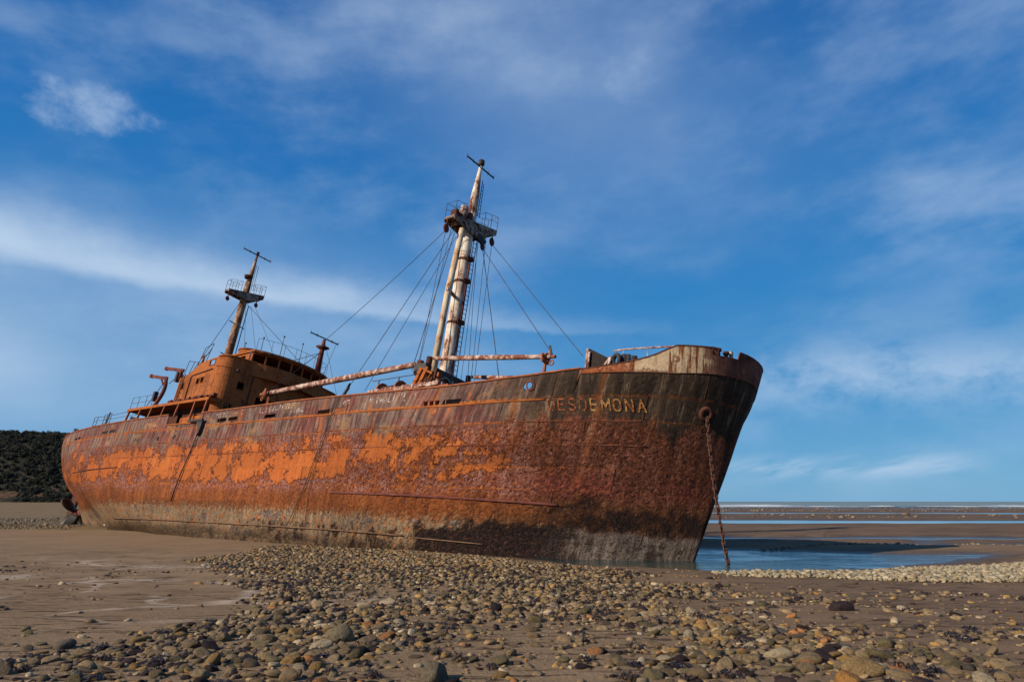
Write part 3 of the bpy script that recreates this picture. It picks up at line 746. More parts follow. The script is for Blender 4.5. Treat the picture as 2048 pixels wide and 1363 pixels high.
# hawse pipe
hp = side(1.12, 5.72, .0); hn = (side(1.12, 5.72, 1) - hp).normalized()
mb = MB(); mb.ring(hp + hn * .08, hn, .22, .10, 28, 10)
hawse = mb.build('hawse_pipe', M['dark_rust'], hull)
mb = MB(); mb.tube([hp - hn * .15, hp + hn * .09], .2, 20); mb.build('pipe_bore', M['dark'], hawse)

# stern gear
mb = MB(); hubc = Vector((-63.9, 0, 1.35))
mb.tube([hubc + Vector((3.2, 0, 0)), hubc + Vector((.3, 0, 0)), hubc + Vector((-.2, 0, 0)), hubc + Vector((-.55, 0, 0))], [.34, .36, .33, .1], 16)
prop = mb.build('propeller', M['maroon_rust'], ship)
for k, ang in enumerate((62, 152, 242, 332)):
    mb = MB(); a = R_(ang); er = Vector((0, math.cos(a), math.sin(a))); et = Vector((0, -math.sin(a), math.cos(a)))
    NR = 9; rows = []
    for i in range(NR):
        f = i / (NR - 1); r = .25 + 1.75 * f; w_ = .72 * math.sin(math.pi * (.16 + .80 * f)) ** .7; tw = R_(58 - 30 * f)
        c = hubc + er * r + Vector((-.12 * f, 0, 0)); t = et * math.cos(tw) + Vector((1, 0, 0)) * math.sin(tw); nn = t.cross(er)
        rows.append([mb.bm.verts.new(c + t * (w_ * x) + nn * th) for x, th in ((-1, 0), (-.4, .05), (.4, .05), (1, 0), (.4, -.04), (-.4, -.04))])
    for r0, r1 in zip(rows, rows[1:]):
        for j in range(6):
            fc = mb.bm.faces.new((r0[j], r0[(j + 1) % 6], r1[(j + 1) % 6], r1[j])); fc.smooth = True
    mb.bm.faces.new(rows[0]); mb.bm.faces.new(rows[-1])
    mb.build('propeller_blade', M['prop'], prop)
mb = MB(); mb.prism([(-66.4, -.12, -1.5), (-65.2, -.16, -1.5), (-65.1, -.16, 3.3), (-66.3, -.12, 3.4)], (0, .28, 0)); mb.tube([(-65.15, 0, -1.2), (-65.15, 0, 4.0)], .16, 10)
mb.bar((-60, 0, -1.3), (-66.0, 0, -1.35), .4, .35); mb.build('rudder', M['dark_rust'], ship)

# ------------------------------------------------------------------ superstructure
HP = []                                                       # plan of the house, starboard aft -> front -> port aft
HP.append((-39.3, -5.15)); HP.append((-34.2, -5.15))
for k in range(1, 8):
    a = R_(90 * k / 8); HP.append((-34.2 + .95 * math.sin(a), -5.15 + .95 * (1 - math.cos(a))))
fr = [(-33.25, -4.2)]
for k in range(1, 12):
    y = -4.2 + 8.4 * k / 12; fr.append((-33.25 + .45 * (1 - (y / 4.2) ** 2), y))
HP += fr
HP += [(x, -y) for x, y in HP[:9]][::-1]
cum = [0]
for a, c in zip(HP, HP[1:]): cum.append(cum[-1] + math.dist(a, c))
SFR = cum[9 - 1]                                              # start of the front face
SEN = cum[-9]
LT = cum[-1]
def house_top(s):
    q = min(s, LT - s)
    return float(np.interp(q, [0, .35, .9, 1.5, 2.1, 2.9, 4.6, 6.6, 9], [10.75, 10.86, 10.92, 11.1, 11.45, 11.72, 11.85, 11.95, 11.98]))
def house_bot(s): return 8.62 if (s < SFR - .9 or s > SEN + .9) else 6.2
def sx(X): return X + 39.3
HOL = [(sx(-35.3), sx(-34.55), 11.28, 11.72), (sx(-36.55), sx(-36.15), 9.98, 10.42), (sx(-35.95), sx(-35.55), 10.02, 10.46), (sx(-38.55), sx(-38.25), 9.78, 10.3),
       (SFR + .55, SFR + 1.0, 9.75, 10.25), (SFR + 2.1, SFR + 7.6, 6.9, 9.55)]
house = wall('deck_house', HP, house_top, house_bot, HOL, M['house'], ship, .08, .45, extra_s=[SFR - .9, SFR - .88, SEN + .9, SEN + .88])
def poly_deck(name, pts, z, th, material, parent):
    return MB().prism([(x, y, z) for x, y in pts], (0, 0, th)).build(name, material, parent)
hin = [(x - (.1 if x > -39 else -.0), y * .985) for x, y in HP]
poly_deck('house_deck', hin, 10.85, .08, M['deck'], house)
poly_deck('house_deck', hin, 8.60, .06, M['deck'], house)
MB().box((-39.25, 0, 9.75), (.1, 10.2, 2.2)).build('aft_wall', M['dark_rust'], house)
# inner wall of the recessed front, with a dark doorway
wall('recess_wall', [(-34.4, -3.4), (-34.2, 0), (-34.4, 3.9)], lambda s: 9.6, lambda s: 6.1, [(4.3, 5.1, 6.3, 8.2), (1.0, 1.5, 8, 8.5)], M['dark_rust'], house, .06)
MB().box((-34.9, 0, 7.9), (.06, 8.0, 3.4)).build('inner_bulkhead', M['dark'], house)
MB().box((-33.9, .4, 9.62), (1.6, 6.4, .12)).build('overhang', M['dark_rust'], house)
# moulding line under the wing window
mb = MB(); mb.tube([(x - .0, y - (.05 if y < 0 else -.05), 11.12) for x, y in HP[1:10]], .05, 6); mb.build('moulding', M['house'], house)
mb = MB(); mb.tube([(x + .03, y * 1.012, house_top(c) + .02) for (x, y), c in zip(HP[1:-1], cum[1:-1])], .07, 6); mb.build('parapet_rim', M['orange_rust'], house)

# raised rims round the openings, a ladder and a soil pipe on the side of the house
def rim(pts, material=M['orange_rust'], r=.035):
    return MB().tube(list(pts) + [pts[0], pts[1]], r, 5).build('window_frame', material, house)
for X0_, X1_, z0_, z1_ in ((-35.3, -34.55, 11.28, 11.72), (-36.55, -36.15, 9.98, 10.42), (-35.95, -35.55, 10.02, 10.46), (-38.55, -38.25, 9.78, 10.3)):
    rim([(X0_, -5.2, z0_), (X1_, -5.2, z0_), (X1_, -5.2, z1_), (X0_, -5.2, z1_)])
def front_at(s, z, out=.05):
    k = max(i for i in range(len(cum)) if cum[i] <= s + 1e-6); f_ = (s - cum[k]) / max(cum[k + 1] - cum[k], 1e-6); a_, c_ = HP[k], HP[k + 1]
    return (a_[0] + (c_[0] - a_[0]) * f_ + out, a_[1] + (c_[1] - a_[1]) * f_, z)
rim([front_at(SFR + .55, 9.75), front_at(SFR + 1.0, 9.75), front_at(SFR + 1.0, 10.25), front_at(SFR + .55, 10.25)], M['dark_rust'])
mb = MB()
for dx in (0, .38): mb.tube([(-39.0 + dx, -5.28, 8.7), (-38.75 + dx, -5.28, 10.95)], .03, 5)
for k in range(7): mb.tube([(-38.96 + .036 * k, -5.28, 8.95 + .3 * k), (-38.58 + .036 * k, -5.28, 8.95 + .3 * k)], .02, 4)
mb.build('ladder', M['dark_rust'], house)
mb = MB(); mb.tube([(-37.5, -5.22, 8.7), (-37.5, -5.22, 10.6), (-37.35, -5.22, 10.75), (-34.6, -5.22, 10.95)], .045, 6); mb.build('pipe', M['dark_rust'], house)
mb = MB(); mb.tube([front_at(SFR + 1.5, 6.6, .06), front_at(SFR + 1.5, 11.7, .06)], .05, 6); mb.build('pipe', M['dark_rust'], house)
mb = MB(); mb.box(front_at(SFR + 1.25, 8.9, .05), (.05, .06, .3)); mb.tube([front_at(SFR + .3, 10.9, .12), front_at(SFR + .3, 11.1, .12)], .12, 8); mb.build('bulkhead_lamp', M['steel'], house)

# wheelhouse: curved front with six window openings
WP = [(-36.0, -3.25), (-33.4, -3.25)] + [(-33.2 + 1.0 * (1 - (y / 3.25) ** 2) ** .8 if abs(y) < 3.25 else -33.2, y) for y in np.linspace(-3.2, 3.2, 15)] + [(-33.4, 3.25), (-36.0, 3.25)]
wc = [0]
for a, c in zip(WP, WP[1:]): wc.append(wc[-1] + math.dist(a, c))
WL = wc[-1]; f0, f1 = 2.75, WL - 2.75
wins = []; nw = 7
for k in range(nw):
    a = f0 + (f1 - f0) * (k + .05) / nw; c = f0 + (f1 - f0) * (k + .95) / nw; wins.append((a, c, 11.97, 12.66))
wins += [(.8, 1.9, 12.0, 12.6), (WL - 1.9, WL - .8, 12.0, 12.6)]
wh = wall('wheelhouse', WP, lambda s: 12.75, lambda s: 10.95, wins, M['house'], ship, .08, .3)
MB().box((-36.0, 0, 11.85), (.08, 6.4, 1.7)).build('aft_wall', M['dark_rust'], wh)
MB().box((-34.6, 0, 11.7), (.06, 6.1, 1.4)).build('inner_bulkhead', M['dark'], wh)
rp = [(x + (.22 if x > -33.3 else 0), y * 1.05) for x, y in WP]
poly_deck('roof', rp, 12.76, .16, M['house'], wh)
mb = MB(); mb.tube([(-35.2, -2.3, 12.9), (-35.2, -2.3, 13.25), (-35.2, -2.3, 13.42)], [.95, .95, .85], 24); mb.build('roof_drum', M['orange_rust'], wh)
mb = MB(); mb.tube([(-35.2, -2.3, 13.3), (-35.2, -2.3, 13.38)], [1.0, 1.0], 24); mb.build('drum_rim', M['rail_rust'], wh)


def railing(name, pts, parent, h=1.0, rails=(1.0, .55), r=.022, material=None, post=1):
    mb = MB()
    for p in pts[::post]: mb.tube([p, (p[0], p[1], p[2] + h)], r, 5)
    for k in rails: mb.tube([(p[0], p[1], p[2] + h * k) for p in pts], r * .85, 5)
    return mb.build(name, material or M['wire'], parent)


roofr = [(x + .1, y, 12.92) for x, y in WP[2:-2]]
railing('roof_railing', roofr[::2], wh, .95, (1.0,), .016)
railing('roof_railing', [(-36, 3.2, 12.92), (-34.5, 3.3, 12.92), (-33.3, 3.2, 12.92)], wh, .95, (1.0, .5), .018)
for x, y, h in ((-34.0, -2.3, 1.5), (-33.0, .5, 1.9), (-33.4, -1.0, 2.0), (-36.1, -2.5, 1.3), (-33.4, 2.5, 2.1)):
    mb = MB(); mb.tube([(x, y, 12.9), (x, y, 12.9 + h)], [.035, .02], 5); mb.box((x, y, 12.9 + h), (.09, .09, .12)); mb.build('aerial', M['wire'], wh)
# slanting white stanchion at the wing corner
MB().bar((-33.3, -3.4, 11.9), (-33.1, -3.5, 12.75), .1).build('stanchion', M['boom'], wh)

# boat deck slab with open side passage below
slab = [(-46.0, -5.55), (-33.4, -5.55), (-33.4, 5.55), (-46.0, 5.55)]
bd = MB(); bd.prism([(-46, -5.55, 8.58), (-33.3, -5.55, 8.42), (-33.3, 5.55, 8.42), (-46, 5.55, 8.58)], (0, 0, .2)); boat_deck = bd.build('boat_deck', M['orange_rust'], ship)
mb = MB(); rr = random.Random(5)
for k in range(26):
    x = -39.6 + k * .26; mb.box((x, -5.3 + rr.uniform(-.05, .1), 8.78 + rr.uniform(0, .08)), (.24, .3, rr.uniform(.08, .26)))
mb.build('broken_coaming', M['maroon_rust'], boat_deck, .03)
wall('passage_wall', [(-45.2, -4.35), (-33.0, -4.35)], lambda s: 8.5, lambda s: 6.2, [(8.2, 8.6, 7.55, 7.95), (3.5, 3.9, 7.6, 8.0), (5.6, 6.3, 6.4, 8.1), (10.6, 11, 7.5, 7.9)], M['dark_rust'], boat_deck, .06)
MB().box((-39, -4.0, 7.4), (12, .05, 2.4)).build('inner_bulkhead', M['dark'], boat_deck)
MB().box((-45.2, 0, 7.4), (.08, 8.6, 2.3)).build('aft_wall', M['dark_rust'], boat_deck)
for X in (-45.6, -43.6, -41.7, -39.6, -37.45, -35.1, -33.45):
    zb_ = float(ZTOP(X)); MB().bar((X, -5.62, zb_ if not -37.3 < X < -32.8 else 6.5), (X, -5.5, 8.5), .13).build('pillar', M['rail_rust'], boat_deck)
MB().prism([(-37.0, -5.35, 6.5), (-32.7, -5.35, 6.4), (-32.7, -5.35, 7.45), (-37.0, -5.35, 7.4)], (0, .06, 0)).build('inner_bulwark', M['orange_rust'], boat_deck)
# gooseneck scupper funnel hanging outside the break
sc = MB(); p0 = side(-32.2, 6.35, .25); sc.prism([p0 + Vector(v) for v in ((-.45, 0, .25), (.35, 0, .25), (.25, 0, -.5), (.05, 0, -.75), (-.1, 0, -.1))], (0, .35, 0)); sc.bar(p0 + Vector((-1.6, 0, .36)), p0 + Vector((.4, 0, .3)), .14); sc.build('fender_bracket', M['steel'], ship)


# boat davits
def davit(x, y, z, reach, ht, parent, bow_=0.35):
    mb = MB(); pts = []
    for k in range(9):
        f = k / 8; pts.append((x + bow_ * math.sin(f * math.pi * .8) , y, z + ht * f))
    mb.tube(pts, [.15] * 9, 8); d = mb.build('boat_davit', M['maroon_rust'], parent)
    top = Vector(pts[-1]); mb = MB(); mb.bar(top + Vector((.35, 0, -.12)), top + Vector((-reach, 0, .42)), .12, .24); mb.bar(top + Vector((-.1, 0, -.55)), top + Vector((-.75, 0, .0)), .1)
    mb.tube([top + Vector((-reach, -.12, .42)), top + Vector((-reach, .12, .42))], .16, 10); mb.build('davit_arm', M['maroon_rust'], d)
    mb = MB(); mb.tube([top + Vector((.3, 0, -.1)), (x - 1.4, y, z)], .03, 5); mb.build('stay', M['wire'], d)
    mb = MB(); mb.box((x - .05, y - .1, z + ht * .35), (.28, .3, .75)); mb.build('winch_box', M['steel'], d)
davit(-42.3, -5.2, 8.75, 2.6, 2.35, boat_deck, .95)
davit(-39.9, -5.0, 10.6, 2.7, 1.0, boat_deck, .1)
railing('boat_deck_railing', [(-45.8, -5.45, 8.76), (-44.6, -5.45, 8.75), (-43.3, -5.45, 8.74), (-42.2, -5.45, 8.73)], boat_deck, .95, (1.0, .5), .02)
# rails and vent behind the wing
mb = MB()
for a, c in (((-39.3, -5.0, 10.9), (-39.0, -5.0, 12.2)), ((-37.6, -5.0, 11.3), (-37.0, -5.0, 13.0)), ((-36.4, -5.0, 11.8), (-35.9, -5.0, 13.2)), ((-39.0, -5.0, 12.2), (-37.6, -5.0, 11.9)), ((-37.0, -5.0, 13.0), (-35.9, -5.0, 13.2)), ((-38.6, -5.0, 10.9), (-38.1, -5.0, 12.0)),
             ((-37.3, -5.0, 12.2), (-36.2, -5.0, 12.5)), ((-37.6, -5, 11.3), (-36.0, -5, 12.9))):
    mb.tube([a, c], .025, 5)
mb.build('wing_railing', M['wire'], house)
mb = MB(); mb.tube([(-38.2, -4.4, 10.9), (-38.2, -4.4, 12.0)], [.26, .24], 12); mb.tube([(-38.2, -4.4, 12.0), (-38.15, -4.4, 12.5), (-38.3, -4.4, 12.75), (-38.5, -4.4, 12.65)], .09, 8); mb.build('vent_pipe', M['orange_rust'], house)
# poop railings and slanting dark plate
for seg_ in (((-53.4, -5.35), (-52.6, -5.4)), ((-51.0, -5.5), (-50.3, -5.55), (-49.4, -5.6))):
    railing('poop_railing', [(x, y + .3, 7.62) for x, y in seg_], ship, 1.15, (1.0, .66, .33), .025)
mb = MB(); mb.tube([(-52.6, -5.1, 8.75), (-50.9, -5.2, 8.6), (-47.0, -5.2, 8.7), (-44.5, -5.2, 8.6)], .022, 5); mb.tube([(-52.6, -5.1, 8.45), (-50.9, -5.2, 8.3), (-47.0, -5.2, 8.35), (-44.5, -5.2, 8.3)], .018, 5); mb.tube([(-50.3, -5.2, 7.6), (-50.1, -5.2, 8.95)], .06, 6); mb.build('poop_railing', M['wire'], ship)
MB().box((-51, .2, 7.3), (11, 9.0, 1.5)).build('poop_port_blocker', M['dark'], ship)  # unseen dark box added for inner structures, blocks sky behind the aft ports
mb = MB(); mb.prism([(-48.9, -4.0, 6.6), (-44.4, -4.0, 6.6), (-44.4, -4.0, 7.9), (-48.9, -4.0, 8.85)], (0, 3.0, 0)); mb.build('poop_hatch', M['dark'], ship)
mb = MB(); mb.box((-53.6, -5.0, 7.7), (1.3, .5, .1)); mb.tube([(-56.3, -4.6, 7.6), (-56.3, -4.6, 8.0)], .07, 8); mb.build('mooring_bitts', M['boom'], ship)
# round portholes and dark scars aft
for X, z in ((-38.0, 5.78), (-35.6, 5.75)):
    p = side(X, z, .0); n_ = side(X, z, 1) - p
    MB().tube([p - n_ * .02, p + n_ * .03], .17, 14).build('porthole', M['dark'], hull)

# ------------------------------------------------------------------ masts
def crosstree(name, X, y0, z0, y1, z1, mid, depth, wdt, parent, rail_h=1.05):
    """platform in the YZ plane: shallow at the tips, deep at the mast"""
    def zl(y): return z0 + (z1 - z0) * (y - y0) / (y1 - y0)
    mb = MB()
    t = .07
    mb.prism([(X - wdt / 2, y0, zl(y0) - .16), (X - wdt / 2, y1, zl(y1) - .16), (X - wdt / 2, y1, zl(y1)), (X - wdt / 2, y0, zl(y0))], (wdt, 0, 0))
    for xx in (X - wdt / 2, X + wdt / 2 - t):
        mb.prism([(xx, y0, zl(y0) - .1), (xx, y0, zl(y0) - .28), (xx, mid - .55, zl(mid) - depth), (xx, mid + .55, zl(mid) - depth), (xx, y1 * .98, zl(y1) - .42), (xx, y1, zl(y1) - .1)], (t, 0, 0))
    for k in range(1, 6):
        y = y0 + (y1 - y0) * k / 6; mb.box((X, y, zl(y) - .3), (wdt - .1, .05, .34))
    ct = mb.build(name, M['crosstree'], parent)
    for a, b_ in ((y0 + .02, y0 + (y1 - y0) * .32), (y1 - (y1 - y0) * .32, y1 - .02)):
        mb = MB()
        for xx in (X - wdt / 2 + .03, X + wdt / 2 - .03):
            for k in range(3):
                y = a + (b_ - a) * k / 2; mb.tube([(xx, y, zl(y)), (xx, y, zl(y) + rail_h)], .02, 5)
            for hh in (1.0, .6):
                mb.tube([(xx, a, zl(a) + rail_h * hh), (xx, b_, zl(b_) + rail_h * hh)], .014, 5)
        for yy in (a, b_): mb.tube([(X - wdt / 2 + .03, yy, zl(yy) + rail_h), (X + wdt / 2 - .03, yy, zl(yy) + rail_h)], .014, 5)
        mb.build('guard_rail', M['wire'], ct)
    return ct, zl


def yard(X, y, z, w, parent, tip=.0):
    mb = MB(); mb.tube([(X, y - w, z), (X, y, z), (X, y + w, z)], .055, 6)
    for k in (-1, -.55, .55, 1): mb.tube([(X, y + w * k, z - .12), (X, y + w * k, z + .16)], .03, 5)
    return mb.build('signal_yard', M['steel'], parent)


def block(c, parent, sz=.24):
    c = Vector(c); mb = MB(); mb.tube([c + Vector((0, 0, .7)), c + Vector((0, 0, sz))], .045, 5)
    mb.ring(c, (1, .3, 0), sz * .8, sz * .3, 14, 6); mb.tube([c + Vector((-.06, 0, 0)), c + Vector((.06, 0, 0))], sz * .75, 12)
    return mb.build('pulley_block', M['maroon_rust'], parent)


# ---- main mast
mm = MB(); X0 = -16.2
mm.tube([(X0, 0, 5.9), (X0, 0, 10), (X0, 0, 15), (X0, .02, 19.4), (X0, .1, 21.6)], [.44, .43, .41, .38, .34], 20)
mast = mm.build('main_mast', M['mast'], ship); tag(mast, 'tall cream mast streaked with rust')
MB().tube([(X0, .08, 21.3), (X0 + .05, .1, 23.2), (X0 + .15, .04, 24.4), (X0 + .25, 0, 25.35)], [.33, .27, .17, .10], 14).build('topmast', M['mast'], mast)
MB().tube([(X0 + .25, 0, 25.3), (X0 + .25, 0, 25.45), (X0 + .27, 0, 25.75)], [.16, .24, .2], 10).build('mast_lamp', M['steel'], mast)
yard(X0 + .25, 0, 25.22, 1.42, mast)
ct, zl = crosstree('crosstree', X0, -1.85, 20.35, 2.3, 21.35, .15, 1.0, .95, mast)
MB().tube([(X0 + .2, -.85, zl(-.85)), (X0 + .2, -.85, zl(-.85) + .5), (X0 + .2, -.85, zl(-.85) + .95)], [.2, .32, .26], 12).build('floodlight', M['chalk'], ct)
mb = MB(); mb.box((X0 + .1, -1.55, zl(-1.5) + .25), (.5, .25, .45)); mb.box((X0 + .2, -.4, zl(-.4) + .3), (.5, .35, .5)); mb.box((X0 + .2, -1.2, zl(-1.2) + .2), (.3, .6, .2)); mb.build('bracket', M['dark_rust'], ct)
block((X0, -1.98, 19.35), ct, .28); block((X0, 2.42, 20.65), ct, .28); block((X0 + .4, 1.15, 19.5), ct, .24)
MB().bar((X0 + .45, .5, 20.0), (X0 + .5, 1.2, 19.7), .16, .5).build('bracket', M['steel'], ct)
# kingpost beside the mast, tied by a clamp
MB().tube([(X0 + .75, -1.80, 9.0), (X0 + .62, -1.52, 14.9), (X0 + .42, -.98, 19.7)], [.2, .2, .19], 12).build('kingpost', M['post'], mast)
MB().bar((X0 + .75, -1.75, 15.0), (X0 + .2, -.35, 15.1), .12, .2).build('clamp', M['boom'], mast)
for z, w in ((17.9, .44), (16.3, .45), (13.4, .455)):
    mb = MB(); mb.tube([(X0, .02, z), (X0, .02, z + .16)], [w, w * .98], 16, False); mb.bar((X0 + .36, -.1, z + .1), (X0 + .46, .38, z + .2), .2, .3); mb.build('rusted_collar', M['dark_rust'], mast)
mb = MB()
for y in (.42, .72): mb.tube([(X0 + .22, y, 8.4), (X0 + .22, y + .02, 20.2)], .028, 5)
for k in range(36): mb.tube([(X0 + .22, .42, 8.6 + k * .32), (X0 + .22, .72, 8.6 + k * .32)], .018, 4)
mb.build('ladder', M['dark_rust'], mast)
mb = MB(); mb.tube([(X0 + .1, .52, 21.6), (X0 + .2, .45, 24.4)], .03, 5); mb.tube([(X0 + .1, .75, 21.6), (X0 + .2, .6, 24.2)], .025, 5)
for k in range(8): mb.tube([(X0 + .12, .50, 21.9 + k * .3), (X0 + .12, .72, 21.9 + k * .3)], .015, 4)
mb.build('ladder', M['wire'], mast)
mb = MB(); mb.tube([(X0 + .42, -.1, 8.5), (X0 + .44, .12, 12), (X0 + .45, .1, 15), (X0 + .46, .12, 17.9)], .05, 6); mb.build('pipe', M['maroon_rust'], mast)
# mast table with goosenecks, and the mast house under it
mb = MB(); mb.prism([(X0 - .35, -2.35, 10.0), (X0 - .35, 2.45, 9.95), (X0 - .35, 2.45, 9.45), (X0 - .35, 1.2, 8.75), (X0 - .35, -1.1, 8.7), (X0 - .35, -2.35, 9.45)], (1.0, 0, 0))
table = mb.build('mast_table', M['steel'], mast, .04)
mb = MB(); mb.tube([(X0 - .1, -2.1, 9.6), (X0 - .1, -2.1, 10.25)], .2, 10); mb.tube([(X0 + .5, -2.0, 9.7), (X0 + .5, -2.0, 10.45)], .18, 10); mb.bar((X0 - .2, -2.3, 9.6), (X0 + .2, -1.7, 9.1), .3); mb.build('gooseneck', M['dark_rust'], table)
MB().tube([(X0 + .5, 1.5, 9.8), (X0 + .5, 1.5, 10.45)], .16, 10).build('gooseneck', M['dark_rust'], table)
mb = MB(); mb.ring((X0 + .72, -.62, 9.25), (1, -.25, .15), .34, .06, 22, 6); mb.ring((X0 + .72, .02, 9.2), (1, .7, .1), .34, .06, 22, 6); mb.ring((X0 + .8, 1.6, 8.75), (.4, 1, 0), .36, .07, 20, 6); mb.build('cable_ring', M['rope'], table)
mb = MB(); mb.tube([(X0 + .75, -.35, 9.0), (X0 + .75, -.3, 7.2)], .1, 7); mb.tube([(X0 + .78, .05, 8.9), (X0 + .8, .1, 7.2)], .1, 7); mb.build('hanging_bight', M['rail_rust'], table)
mb = MB()
for y in (-1.95, 2.0):
    for xx in (X0 - .2, X0 + .45): mb.bar((xx, y, 6.0), (xx, y, 9.4), .2)
mb.build('table_leg', M['dark_rust'], table)
mb = MB(); mb.box((X0, .1, 7.25), (3.4, 3.6, 2.6)); mb.box((X0, .1, 8.58), (3.7, 3.9, .1)); mb.build('mast_house', M['dark'], ship, .05)

# ---- derrick booms and crutches
def boom(a, b_, r, label=None):
    a, b_ = Vector(a), Vector(b_); d = b_ - a
    mb = MB(); mb.tube([a, a + d * .04, a + d * .35, a + d * .7, a + d * .97, b_], [r * .6, r * .85, r, r * .98, r * .75, r * .7], 14)
    o = mb.build('derrick_boom', M['boom'], ship)
    if label: tag(o, label)
    q = d.normalized(); mb = MB(); mb.tube([b_ - q * .5, b_ - q * .28], r * 1.35, 12); mb.tube([b_ - q * .1, b_ + q * .22], r * .6, 8); mb.ring(b_ - Vector((0, 0, .32)), (0, 1, 0), .13, .04, 12, 5); mb.bar(b_ - q * .15, b_ - q * .15 + Vector((0, 0, .38)), .1)
    mb.build('boom_fitting', M['rail_rust'], o)
    return o
bm1 = boom((-16.35, -2.1, 10.08), (-30.2, -3.4, 9.15), .2, 'long rusty cargo boom reaching aft')
bm2 = boom((-15.35, -2.0, 10.32), (-6.85, -2, 9.27), .145, 'cargo boom reaching forward')
bm3 = boom((-15.4, 1.5, 10.35), (-6.0, 2.4, 9.4), .145, 'far cargo boom half hidden by the bulwark')
for a, c in (((-29.55, -3.3, 6.4), (-29.5, -3.35, 9.3)), ((-7.3, -2.0, 6.0), (-7.25, -2.0, 9.3))):
    mb = MB(); mb.bar(a, c, .13, .13); c = Vector(c); mb.bar(c + Vector((0, -.3, -.25)), c + Vector((0, .3, -.25)), .12); mb.bar(c + Vector((0, -.3, -.25)), c + Vector((0, -.3, .12)), .1); mb.bar(c + Vector((0, .3, -.25)), c + Vector((0, .3, .12)), .1)
    mb.build('boom_crutch', M['rail_rust'], ship)

# ---- foredeck gear
mb = MB(); mb.box((-16.3, 0, 6.7), (9.4, 8.4, 1.5)); mb.box((-15.3, 0, 7.5), (7.7, 8.8, .14))
for k in range(18): mb.box((-18.9 + k * .42, -4.3, 6.9), (.08, .22, 1.0))
hc = mb.build('hatch_coaming', M['rail_rust'], ship, .02)
mb = MB()
for k in range(12): mb.box((-17.4 + k * .46, -4.35, 7.68 + .02 * math.sin(k * 2.3)), (.45, .3, .24))
mb.box((-14.8, -4.2, 7.66), (5.6, .2, .18)); mb.build('coaming_edge', M['boom'], hc, .03)
mb = MB(); mb.box((-26, 0, 6.6), (7, 7.6, .9)); mb.build('hatch_coaming', M['dark_rust'], ship, .03)
mb = MB(); mb.box((-7.5, 0, 6.4), (4.4, 6.5, .9)); mb.build('hatch_coaming', M['dark_rust'], ship, .03)
def winch(x, y, z, parent, s=1.0):
    mb = MB(); mb.tube([(x - .7 * s, y, z + .55 * s), (x + .7 * s, y, z + .55 * s)], .33 * s, 16)
    w = mb.build('cargo_winch', M['dark_rust'], parent)
    for k in (-.75, .75): MB().tube([(x + k * s, y, z + .55 * s), (x + k * s + .12 * s * (1 if k > 0 else -1), y, z + .55 * s)], .55 * s, 18).build('winch_cheek', M['rail_rust'], w)
    mb = MB(); mb.box((x, y, z + .1), (1.9 * s, 1.1 * s, .2)); mb.box((x - .35 * s, y + .55 * s, z + .45 * s), (.6 * s, .5 * s, .7 * s)); mb.tube([(x + .9 * s, y, z + .55 * s), (x + 1.25 * s, y, z + .55 * s)], [.24 * s, .3 * s], 12); mb.build('winch_bed', M['maroon_rust'], w)
    return w
winch(-17.1, -3.2, 7.6, ship, .95); winch(-13.9, -3.2, 7.55, ship, .8)
winch(-12.3, 1.6, 7.5, ship, .9)
# leaning rusted frames abaft the mast table
mb = MB()
for dx in (0, .45):
    mb.bar((-16.05 + dx, -2.9, 7.6), (-15.1 + dx, -3.0, 9.35), .16, .26)
mb.prism([(-15.6, -2.6, 7.7), (-14.3, -2.6, 7.7), (-14.1, -2.6, 9.1), (-14.8, -2.6, 9.3)], (0, .3, 0)); mb.bar((-16.2, -3.2, 7.6), (-15.0, -2.6, 8.6), .1)
mb.bar((-15.0, -3.0, 9.3), (-14.2, -3.0, 8.9), .12); mb.build('broken_frame', M['orange_rust'], ship, .02)
mb = MB(); mb.ring((-14.6, -3.0, 8.25), (0.2, 1, 0), .3, .09, 16, 6); mb.bar((-14.1, -3.0, 7.7), (-13.9, -3.0, 9.2), .12); mb.bar((-14.9, -3.1, 7.9), (-14.0, -3.1, 8.6), .14); mb.build('broken_frame', M['dark_rust'], ship)
rp_ = [(-18.6, -3.5, 7.57), (-18.0, -3.5, 7.57), (-16.3, -3.5, 7.57), (-14.6, -3.5, 7.57)]
mb = MB()
for p in rp_[1:3]: mb.tube([p, (p[0], p[1], p[2] + 1.2)], .035, 5)
mb.tube([(x, y, z + 1.2) for x, y, z in rp_], .025, 5); mb.build('deck_railing', M['wire'], ship)
# bits of wreckage poking over the rail by the hatch
for x in (-19.6, -18.9):
    mb = MB(); mb.bar((x, -5.2, 7.1), (x + .35, -5.2, 7.3), .09); mb.bar((x + .15, -5.2, 6.8), (x + .15, -5.2, 7.25), .07); mb.build('cleat', M['steel'], ship)

